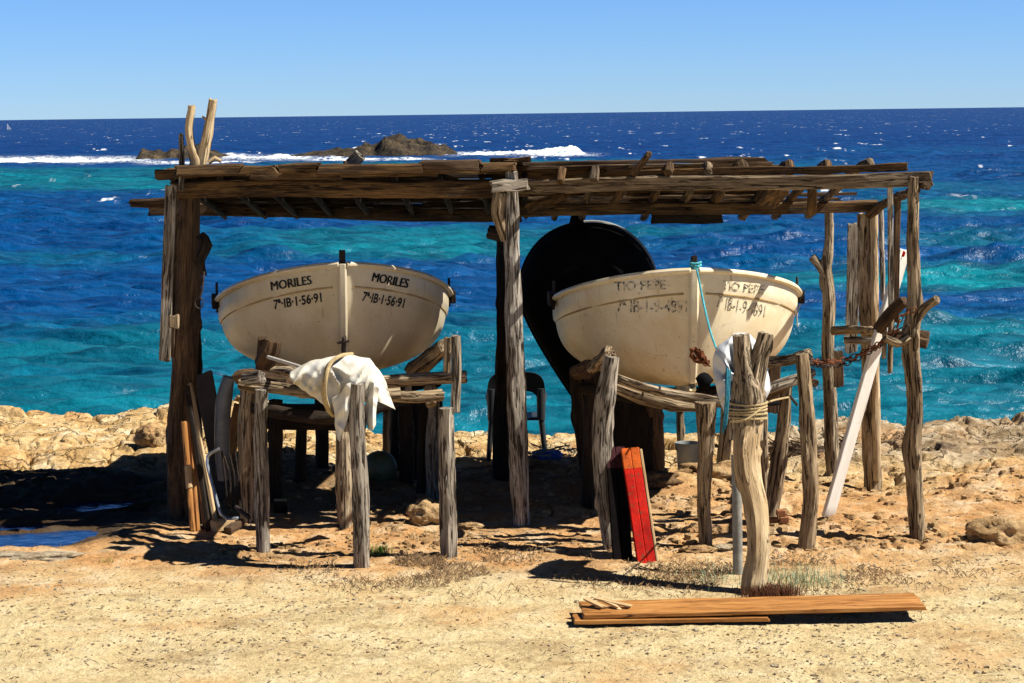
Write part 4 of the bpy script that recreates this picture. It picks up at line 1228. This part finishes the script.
# orange panel lying in front
mb = MB()
Dq = Dg(752, 626)
a, b_ = P(577, 616, Dq), P(929, 617, Dq)
gzmax = .13
def zpanel(px): return .10
pan = thing('wooden_panel', 'long orange brown wooden panel lying flat on the sand in front', 'panel', (a + b_) / 2)
L0 = P(584, 622, Dq - .05); R0 = P(928, 618, Dq - .05)
z0 = g1(L0.x, L0.y) + .075; z1 = g1(R0.x, R0.y) + .10
plank(mb, (L0.x, Dq + .25, z0), (R0.x, Dq + .25, z1), .42, .028, rough=.12, jag=.8, step=.1)
mb.build('board', M['orange'], pan)
mb = MB(); plank(mb, (L0.x - .06, Dq + .12, z0 - .034), (L0.x + 1.3, Dq + .12, z0 - .03), .2, .028, rough=.1, jag=.4); mb.build('batten', M['orange'], pan)
mb = MB(); plank(mb, (L0.x + .2, Dq + .3, z0 - .05), (L0.x + .2, Dq + .5, z0 - .05), .1, .06); plank(mb, (R0.x - .5, Dq + .25, z1 - .05), (R0.x - .5, Dq + .45, z1 - .05), .1, .07); mb.build('bearer', M['old'], pan)
for (aa, bb_, w_) in (((598, 606), (632, 611), .05), ((600, 602), (618, 612), .04), ((586, 609), (603, 611), .05)):
    mb = MB(); p0 = P(aa[0], aa[1], Dq + .3); p1 = P(bb_[0], bb_[1], Dq + .2)
    p0.z = z0 + .07; p1.z = z0 + .032
    plank(mb, p0, p1, w_, .012, rough=.1, jag=1, step=.04); mb.build('splinter', M['cutwood'], pan)

# bucket, bricks, bag
def lathe(mb, c, prof, n=28):
    vs = []; fs = []
    for r, z in prof:
        for j in range(n): a = 2 * math.pi * j / n; vs.append((c[0] + r * math.cos(a), c[1] + r * math.sin(a), c[2] + z))
    for i in range(len(prof) - 1):
        for j in range(n): fs.append((i * n + j, i * n + (j + 1) % n, (i + 1) * n + (j + 1) % n, (i + 1) * n + j))
    mb.add(vs, fs)


Db = Dg(688, 471); c = P(688, 471, Db)
bk = thing('bucket', 'grey plastic bucket standing under the right boat', 'bucket', c)
mb = MB(); lathe(mb, c, [(.001, .01), (.10, .0), (.105, .01), (.125, .27), (.135, .275), (.135, .30), (.12, .30), (.115, .27), (.097, .02), (.001, .02)]); mb.build('tub', M['bucket'], bk)
wire('handle', [c + Vector((.13 * math.cos(a), -.02 - .12 * math.sin(a) * .4, .27 - .1 * math.sin(a))) for a in np.linspace(0, math.pi, 9)], .004, M['darkiron'], parent=bk)
for i, (bx, by, lab) in enumerate(((774, 524, 'small reddish brick, the left one behind the forked post'), (784, 523, 'small reddish brick on the right of its neighbour behind the forked post'), (781, 516, 'small reddish brick lying on top of two others'))):
    D_ = Dg(bx, by if i < 2 else 523); p = P(bx, by, D_); mb = MB()
    zc = g1(p.x, p.y) + .03 if i < 2 else g1(p.x, p.y) + .09
    plank(mb, (p.x - .035, p.y, zc), (p.x + .035, p.y, zc), .07, .056, step=.03, jag=.1)
    tag(mb.build('brick', M['brick']), lab, 'brick', 'small bricks behind the forked post')


def blob(name, c, size, mat, seed, sub=4, amp=.3, freq=1.5, squash=(1, 1, 1), label=None, cat=None, group=None, kind=None, sharp=False):
    import bmesh
    bm = bmesh.new(); bmesh.ops.create_icosphere(bm, subdivisions=sub, radius=1)
    for v in bm.verts:
        n = v.co.normalized()
        d = 1 + amp * mn.fractal(n * freq + Vector((seed, seed * .7, 0)), .9, 2.1, 5)
        if sharp:
            cq = mn.cell(n * 2.2 + Vector((seed, 0, 0))); d += .10 * (cq - .5)
            d -= amp * .5 * abs(mn.noise(n * 3.2 + Vector((0, seed, 0))))
        v.co = Vector((n.x * d * size * squash[0], n.y * d * size * squash[1], n.z * d * size * squash[2]))
    me = bpy.data.meshes.new(name); bm.to_mesh(me); bm.free()
    for p in me.polygons: p.use_smooth = True
    me.materials.append(mat)
    o = bpy.data.objects.new(name, me); COL.objects.link(o); o.location = c
    return tag(o, label, cat, group, kind)


def rock(px, py, wpx, mat, seed, squash, label, up=.25, **kw):
    D_ = Dg(px, py); p = P(px, py, D_); s = m(wpx / 2, D_)
    p.y += s * .6; p.z = g1(p.x, p.y) + s * squash[2] * up
    return blob('rock', p, s, mat, seed, label=label, cat='rock', squash=squash, sharp=True, **kw)


rock(426, 525, 42, M['rock_tan'], 1.2, (1, .9, .72), 'rounded tan boulder at the foot of the left cradle, behind its right front post', up=.62, amp=.22)
rock(25, 562, 110, M['rock_pale'], 5.5, (1, .5, .10), 'flat pale rock slab at the far left below the pools', up=.2)
rock(1005, 545, 70, M['rock_tan'], 7.7, (1.1, .8, .55), 'craggy brown boulder at the right edge of the photo', up=.3, amp=.4)
rock(150, 447, 34, M['rock_tan'], 4.1, (1, .9, .8), 'round tan boulder on the shore, left of the big left post', up=.6)
rock(700, 553, 40, M['rock_tan'], 3.3, (1, .7, .2), 'low flat rock at the foot of the middle post of the right cradle', up=.3)
rock(727, 551, 30, M['rock_pale'], 4.4, (1, .7, .22), 'small pale flat rock right of the middle cradle post foot', up=.3)
rock(470, 530, 30, M['rock_tan'], 6.1, (1, .7, .3), 'small reddish flat rock between the cradle and the middle shelter post', up=.3)
rock(640, 490, 70, M['rock_brown'], 8.1, (1.2, .6, .35), 'long low brown rock under the right boat', up=.3)
rock(715, 478, 60, M['rock_tan'], 2.1, (1.2, .8, .35), 'layered tan rock beneath the right boat, right of the bucket', up=.3)
rock(500, 438, 40, M['rock_tan'], 2.7, (1, .8, .5), 'orange tan rock on the shore behind the left cradle', up=.4)
rock(555, 553, 26, M['rock_pale'], 12.1, (1, .7, .3), 'little pale stone left of the leaning boxes', up=.3)
rock(590, 575, 40, M['rock_pale'], 13.1, (1, .6, .12), 'flat pale stone sunk in the sand near the leaning boxes', up=.3) if False else None
p = P(380, 480, Dg(380, 480)); blob('float', (p.x, p.y, p.z + .12), .17, M['olive'], 2, amp=.03, label='round olive buoy lying in the shade under the left boat', cat='buoy')
p = P(548, 458, Dg(548, 458)); blob('plastic_bag', (p.x, p.y, p.z + .03), .13, M['bluebag'], 4, amp=.25, freq=2, squash=(1.2, .7, .5), label='crumpled blue plastic bag on the shore beside the chair', cat='bag')
p = P(280, 512, Dg(280, 512)); mb = MB(); plank(mb, (p.x - .05, p.y, p.z + .06), (p.x + .06, p.y, p.z + .06), .1, .12, step=.05, jag=0)
tag(mb.build('black_box', M['black']), 'small black box in the shade behind the left cradle post', 'box')

# plastic chair
Dc = Dg(515, 458); cc_ = P(517, 458, Dc); zc = cc_.z
ch = thing('plastic_chair', 'dark plastic garden chair behind the middle shelter post', 'chair', cc_)
hw = m(29, Dc)
def cp(x, y, z): return Vector((cc_.x + x, cc_.y + y, zc + z))
for sx_ in (-1, 1):
    for sy_ in (0, .45):
        mb = MB(); sweep(mb, [cp(sx_ * hw * 1.0, sy_ - (.03 if sy_ == 0 else -.03), -.03), cp(sx_ * hw * .86, sy_, .44)], [.026, .034], rough=0, groove=0, jag=0); mb.build('leg', M['chair'], ch)
    mb = MB(); sweep(mb, [cp(sx_ * hw * .9, .42, .42), cp(sx_ * hw * .98, .44, .62), cp(sx_ * hw, .2, .66), cp(sx_ * hw * .95, .0, .62), cp(sx_ * hw * .86, .0, .42)], [.02, .02, .028, .026, .02], rough=0, groove=0, jag=0); mb.build('armrest', M['chair'], ch)
mb = MB(); plank(mb, cp(-hw * .86, .2, .43), cp(hw * .86, .2, .43), .46, .03, rough=0, jag=0); mb.build('seat', M['chair'], ch)
vs = []; fs = []
prof = []
for i in range(25):
    a = math.pi * i / 24
    xo = -hw * math.copysign(abs(math.cos(a)) ** .5, math.cos(a)); zo = .70 + .25 * math.sin(a) ** .6
    xi = -hw * .72 * math.copysign(abs(math.cos(a)) ** .6, math.cos(a)); zi = .62 + .12 * math.sin(a) ** .6
    prof.append((xo, zo, xi, zi))
for dy in (0, .03):
    for xo, zo, xi, zi in prof: vs += [cp(xo, dy - .02 - .08 * (zo - .6), zo), cp(xi, dy - .02, zi)]
n = 25
for i in range(n - 1):
    a = 2 * i; fs.append((a, a + 2, a + 3, a + 1)); b0 = a + 2 * n; fs.append((b0 + 1, b0 + 3, b0 + 2, b0))
    fs.append((a, b0, b0 + 2, a + 2)); fs.append((a + 1, a + 3, b0 + 3, b0 + 1))
mb = MB(); mb.add(vs, fs)
for s_ in (-1, 1): sweep(mb, [cp(s_ * hw * .86, -.01, .42), cp(s_ * hw * .86, 0, .76)], [.045, .05], rough=0, groove=0, jag=0)
mb.build('backrest', M['chair'], ch)

# bleached driftwood pile behind the chair
dr = MB(); Dd = Dg(556, 450)
for (pts_) in ([(556, 452, 7), (557, 425, 7), (556, 402, 6)], [(548, 430, 5), (556, 425, 5), (564, 428, 4)], [(543, 446, 6), (555, 440, 6), (568, 448, 5)], [(548, 405, 3), (556, 418, 4), (566, 420, 3)], [(540, 452, 5), (550, 434, 4), (553, 420, 3)], [(555, 450, 7), (566, 442, 6), (572, 432, 4)]):
    sweep(dr, [P(a, b_, Dd + random.uniform(-.03, .03)) for a, b_, w in pts_], [m(w / 2, Dd) for a, b_, w in pts_], rough=.25)
tag(dr.build('driftwood_stump', M['pale']), 'bleached driftwood stump with broken branches on the shore', 'driftwood')

# ------------------------------------------------------------------ things leaning on the left post
def lean(name, label, cat, base, top, w, th, mat, lean_=.2, jag=.3, rough=.06, extra=0, round_=False):
    Db = Dg(*base) + extra; mb = MB(); a, b_ = P(base[0], base[1], Db), P(top[0], top[1], Db + lean_)
    if round_: sweep(mb, [a, a.lerp(b_, .5), b_], m(w / 2, Db), rough=rough, groove=0, ns=10)
    else: sweep(mb, [a, b_], 1.0, prof=rprof(m(w, Db), th), up=Vector((-.15, -1, 0)), step=.1, rough=rough, jag=jag)
    return tag(mb.build(name, mat), label, cat)


lean('grey_board', 'wide grey brown board leaning right of the big left post', 'board', (228, 505), (203, 374), 20, .03, M['boardgrey'], .5, extra=.15)
lean('pale_edge_board', 'narrow pale edged plank leaning just in front of the grey board', 'plank', (217, 531), (190, 384), 3.6, .05, M['cutwood'], .3)
lean('dark_strip', 'dark thin strip leaning left of the pale plank', 'plank', (209, 531), (187, 386), 4.5, .04, M['dark'], .32)
ox = lean('oar', 'orange varnished oar leaning at the left of the bundle, with a pale band', 'oar', (193, 531), (184, 422), 6, .035, M['orange'], .25, round_=True)
mb = MB(); Db = Dg(193, 531); sweep(mb, [P(189.5, 488, Db + .09), P(187.8, 466, Db + .14)], m(3.6, Db), rough=.03, groove=0, ns=10); mb.build('band', M['cutwood'], ox)
ox = lean('oar', 'second orange varnished oar, the one touching the first on its right', 'oar', (198, 531), (190, 424), 5, .035, M['orange'], .27, round_=True)
lean('oar', 'darker orange oar standing behind the other two near the pale plank', 'oar', (206, 530), (192, 420), 6, .035, M['orange'], .3, round_=True, extra=.05)
lean('orange_board', 'orange board leaning behind the steel tube', 'board', (224, 478), (240, 405), 12, .03, M['orange'], -.1)
mb = MB(); Dt = 18.9
sweep(mb, [P(224, 480, Dt), P(222, 440, Dt), P(224, 400, Dt), P(229, 377, Dt)], [m(w, Dt) for w in (7, 8, 8, 6)], rough=.08, groove=.1)
tag(mb.build('plastic_roll', M['tube']), 'cloudy white rolled plastic sheet standing behind the grey board', 'roll')
mb = MB(); Dt = 18.0
sweep(mb, [P(219, 449, Dt), P(211, 453, Dt), P(207, 462, Dt), P(214, 490, Dt - .1), P(221, 514, Dt - .2), P(227, 519, Dt - .2), P(237, 518, Dt - .2)], .014, ns=9, rough=0, groove=0, step=.04)
tag(mb.build('steel_tube', M['steel']), 'bent blue grey steel tube leaning by the left post', 'tube')
mb = MB(); p = P(220, 532, Dg(220, 532)); z = g1(p.x, p.y)
plank(mb, (p.x - .06, p.y, z + .05), (p.x + .09, p.y + .12, z + .05), .1, .1, jag=.1); tag(mb.build('sawn_block', M['cutwood']), 'sawn pale wood block on the ground below the leaning boards', 'block')
mb = MB(); plank(mb, (p.x + .08, p.y - .1, z + .03), (p.x + .16, p.y + .18, z + .05), .07, .06, jag=.1); tag(mb.build('wood_offcut', M['old']), 'brown wood offcut beside the pale sawn block', 'block')
wire('iron_pipe', [P(236, 507, 17.7), P(249, 518, 17.5)], .018, M['darkiron'], 'short dark pipe lying against the left cradle post', 'pipe', ns=10)
mb = MB()
for i in range(7):
    x = 222 + i * 2.2
    sweep(mb, [P(x, 452 + i % 3 * 4, 18.1), P(x + 3 + i % 2 * 3, 478, 18.05), P(x + 5, 500 + i % 3 * 5, 18.0)], .01, ns=6, rough=.2)
tag(mb.build('rope_tangle', M['dark']), 'dark tangle of old rope hanging beside the steel tube', 'rope')

# ------------------------------------------------------------------ litter, plants
def scatter(name, n, fn, mat, label, seed):
    rr = random.Random(seed); mb = MB()
    for _ in range(n): fn(mb, rr)
    return tag(mb.build(name, mat, smooth=False), label, kind='stuff')


def pick(rr, x0, x1, y0, y1):
    px, py = rr.uniform(x0, x1), rr.uniform(y0, y1)
    D_ = F * CAMZ / (py - 113.5); p = P(px, py, D_); return p.x, p.y


def chip(mb, rr, s0=.005, s1=.024, box=(-60, 1084, 455, 720)):
    x, y = pick(rr, *box)
    if x < -2.5 and 17.2 < y < 22.5: return
    if rr.random() < .85 and float(fbm(np.array([x * .9]), np.array([y * 1.2]), 3, 7)[0]) < .05: return
    z = g1(x, y); s = rr.uniform(s0, s1) * rr.random() ** .7 + .004
    a = rr.random() * 6.28; k = rr.randint(4, 6)
    tops = [(x + s * rr.uniform(.5, 1) * math.cos(a + 6.28 * i / k), y + s * rr.uniform(.5, 1) * math.sin(a + 6.28 * i / k), z + s * rr.uniform(.2, .55)) for i in range(k)]
    bots = [(x + 1.3 * (t[0] - x), y + 1.3 * (t[1] - y), z - .01) for t in tops]
    mb.add(tops + bots, [tuple(range(k))] + [(i, k + i, k + (i + 1) % k, (i + 1) % k) for i in range(k)])


def twig(mb, rr, box, L=(.02, .10), r=.0022, rise=.02, gauss=False):
    if gauss:
        cx, cy = (box[0] + box[1]) / 2, (box[2] + box[3]) / 2; gx, gy = rr.gauss(cx, (box[1] - box[0]) / 4.2), rr.gauss(cy, (box[3] - box[2]) / 4)
        x, y = pick(rr, gx, gx, gy, gy)
        if float(fbm(np.array([x * 2.5]), np.array([y * 2.5]), 2, 7)[0]) < -.05: return
    else: x, y = pick(rr, *box)
    z = g1(x, y) + .004; a = rr.random() * 3.14; l = rr.uniform(*L)
    d = Vector((math.cos(a) * l, math.sin(a) * l, rr.uniform(0, rise))); p = Vector((x, y, z)); s = Vector((-math.sin(a), math.cos(a), 0)) * r
    mb.add([p - s, p + s, p + d + s * .5, p + d - s * .5, p + d * .5 + Vector((0, 0, r * 2.5))], [(0, 1, 4), (1, 2, 4), (2, 3, 4), (3, 0, 4)])


scatter('gravel', 5200, lambda mb, rr: chip(mb, rr), M['rock_pale'], 'small pale stones scattered over the sandy ground', 1)
scatter('rubble', 5200, lambda mb, rr: chip(mb, rr, .01, .06, (-60, 1084, 470, 560)), M['rock_tan'], 'orange tan rock rubble around the posts', 2)
scatter('dark_litter', 2600, lambda mb, rr: chip(mb, rr, .003, .013, (-40, 1064, 520, 700)), M['rock_brown'], 'small dark crumbs of bark and stone on the sand', 3)
scatter('twigs', 800, lambda mb, rr: twig(mb, rr, (-40, 1064, 535, 700), (.015, .06)), M['roof'], 'dry twigs and seaweed fibres scattered on the sand', 4)
grass_dry = plain('dry stalks', (.30, .19, .10), .9, .1, .6, 3)
scatter('dry_weeds', 3500, lambda mb, rr: twig(mb, rr, (300, 540, 545, 595), (.015, .055), .003, .05, True), grass_dry, 'low dry weeds around the front cradle posts', 5)
scatter('dry_weeds', 3500, lambda mb, rr: twig(mb, rr, (560, 960, 562, 605), (.015, .055), .003, .04, True), grass_dry, 'low dry weeds around the forked post and panel', 6)
weedm = plain('grey seaweed', (.16, .115, .085), .9, .1, .6, 5)
def sea_tw(mb, rr, box):
    px, py = rr.uniform(box[0], box[1]), rr.uniform(box[2], box[3]); D_ = Dg(px, py); p = P(px, py, D_)
    x, y = p.x, p.y; z = g1(x, y); a = rr.random() * 3.14; l = rr.uniform(.05, .2); e = rr.uniform(.0, .12)
    d = Vector((math.cos(a) * l, math.sin(a) * l, rr.uniform(-.05, .05))); p = Vector((x, y, z + e)); s = Vector((0, 0, .008))
    mb.add([p - s, p + s, p + d + s, p + d - s], [(0, 1, 2, 3)])
scatter('seaweed', 1600, lambda mb, rr: sea_tw(mb, rr, (768, 850, 424, 458)), weedm, 'heap of dry grey seaweed on the shore behind the right cradle', 7)
scatter('seaweed', 900, lambda mb, rr: sea_tw(mb, rr, (930, 1060, 416, 434)), weedm, 'strip of dry grey seaweed along the right shore', 8)
scatter('seaweed', 500, lambda mb, rr: sea_tw(mb, rr, (525, 600, 440, 462)), plain('pale dry seaweed', (.4, .35, .28), .9, .1, .5, 5), 'pale dry seaweed around the driftwood stump', 9)


def tuft(px, py, n, h, spread, mat, label, cat='plant', name='grass_tuft'):
    D_ = Dg(px, py); c = P(px, py, D_); mb = MB()
    for _ in range(n):
        x = c.x + random.gauss(0, spread); y = c.y + random.gauss(0, spread * (1.1 if n > 200 else .6)); z = g1(x, y) - .005
        l = h * random.uniform(.4, 1); a = random.random() * 6.28; t = random.uniform(.1, .8)
        d = Vector((math.cos(a) * l * t, math.sin(a) * l * t, l)); s = Vector((-math.sin(a), math.cos(a), 0)) * .0022
        p = Vector((x, y, z)); md = p + d * .55 + Vector((0, 0, l * .08))
        mb.add([p - s, p + s, md + s * .8, md - s * .8, p + d], [(0, 1, 2, 3), (3, 2, 4)])
    o = mb.build(name, mat, smooth=False)
    return tag(o, label, kind='stuff') if n > 200 else tag(o, label, cat)


green = plain('fresh grass', (.10, .26, .03), .7, .2, .4, 8)
sage = plain('grey green weed', (.34, .42, .26), .8, .1, .4, 8)
rootm = plain('reddish roots', (.16, .065, .035), .9, .1, .5, 20)
tuft(378, 556, 160, .11, .045, green, 'bright green grass tuft right of the front post of the left cradle')
tuft(281, 500, 40, .09, .05, green, 'small green tuft in the shade behind the left cradle')
tuft(110, 562, 25, .05, .05, green, 'tiny green sprout on the sand at the left')
tuft(795, 580, 800, .085, .2, sage, 'spreading grey green weed right of the forked post', name='weed')
tuft(712, 576, 260, .07, .16, sage, 'sparse grey green weed left of the forked post', name='weed')
tuft(925, 588, 160, .07, .2, sage, 'thin low weed beyond the right end of the panel', name='weed') if False else None
tuft(772, 597, 1500, .11, .10, rootm, 'reddish brown dead roots around the foot of the forked post', 'roots', 'dead_roots')

# ------------------------------------------------------------------ light
EL, AZ = math.radians(50), math.radians(9)
ts = Vector((math.cos(EL) * math.cos(AZ), -math.cos(EL) * math.sin(AZ), math.sin(EL)))
ld = bpy.data.lights.new('sun', 'SUN'); ld.energy = 5.0; ld.angle = math.radians(.5); ld.color = (1, .95, .86)
lo = bpy.data.objects.new('sun', ld); COL.objects.link(lo); lo.rotation_euler = ts.to_track_quat('Z', 'Y').to_euler(); lo.location = (5, 5, 20)
w = bpy.data.worlds.new('World'); S.world = w; w.use_nodes = True; nt = w.node_tree
sky = nt.nodes.new('ShaderNodeTexSky'); sky.sky_type = 'NISHITA'; sky.sun_disc = False
sky.sun_elevation = EL; sky.sun_rotation = math.radians(90) + AZ
sky.air_density = 1.0; sky.dust_density = 0.0; sky.ozone_density = 3.5; sky.altitude = 2500
bg = nt.nodes['Background']; bg.inputs['Strength'].default_value = .055
mx = nt.nodes.new('ShaderNodeMix'); mx.data_type = 'RGBA'; mx.blend_type = 'MULTIPLY'; mx.inputs[0].default_value = 1
nt.links.new(sky.outputs[0], mx.inputs[6]); mx.inputs[7].default_value = (.62, .93, 1.28, 1)
tcw = nt.nodes.new('ShaderNodeTexCoord'); sxw = nt.nodes.new('ShaderNodeSeparateXYZ'); nt.links.new(tcw.outputs['Generated'], sxw.inputs[0])
deep = ramp(nt, sxw.outputs[2], [(0, (1.06, 1.0, 1.12)), (1, (.12, .12, .14)), (.09, (.95, 1.0, 1.15)), (.3, (.22, .24, .3))])
nt.links.new(mixc(nt, 1, mx.outputs[2], deep, 'MULTIPLY'), bg.inputs['Color'])
S.view_settings.view_transform = 'Standard'; S.view_settings.look = 'None'; S.view_settings.exposure = .75; S.view_settings.gamma = 1
S.cycles.max_bounces = 6; S.cycles.diffuse_bounces = 1
GR = {'rowing_boat': 'rowing boats on the cradles', 'boat_cradle': 'driftwood cradles under the boats', 'oar': 'orange oars leaning on the left post', 'rock_islet': 'dark islets offshore', 'rock': 'rocks lying on the shore', 'canvas_flap': 'canvas flaps beside the front cradle post', 'chain': 'chains slung to the right front post'}
for o in list(S.objects):
    k = o.name.split('.')[0]
    if o.parent is None and k in GR: o['group'] = GR[k]
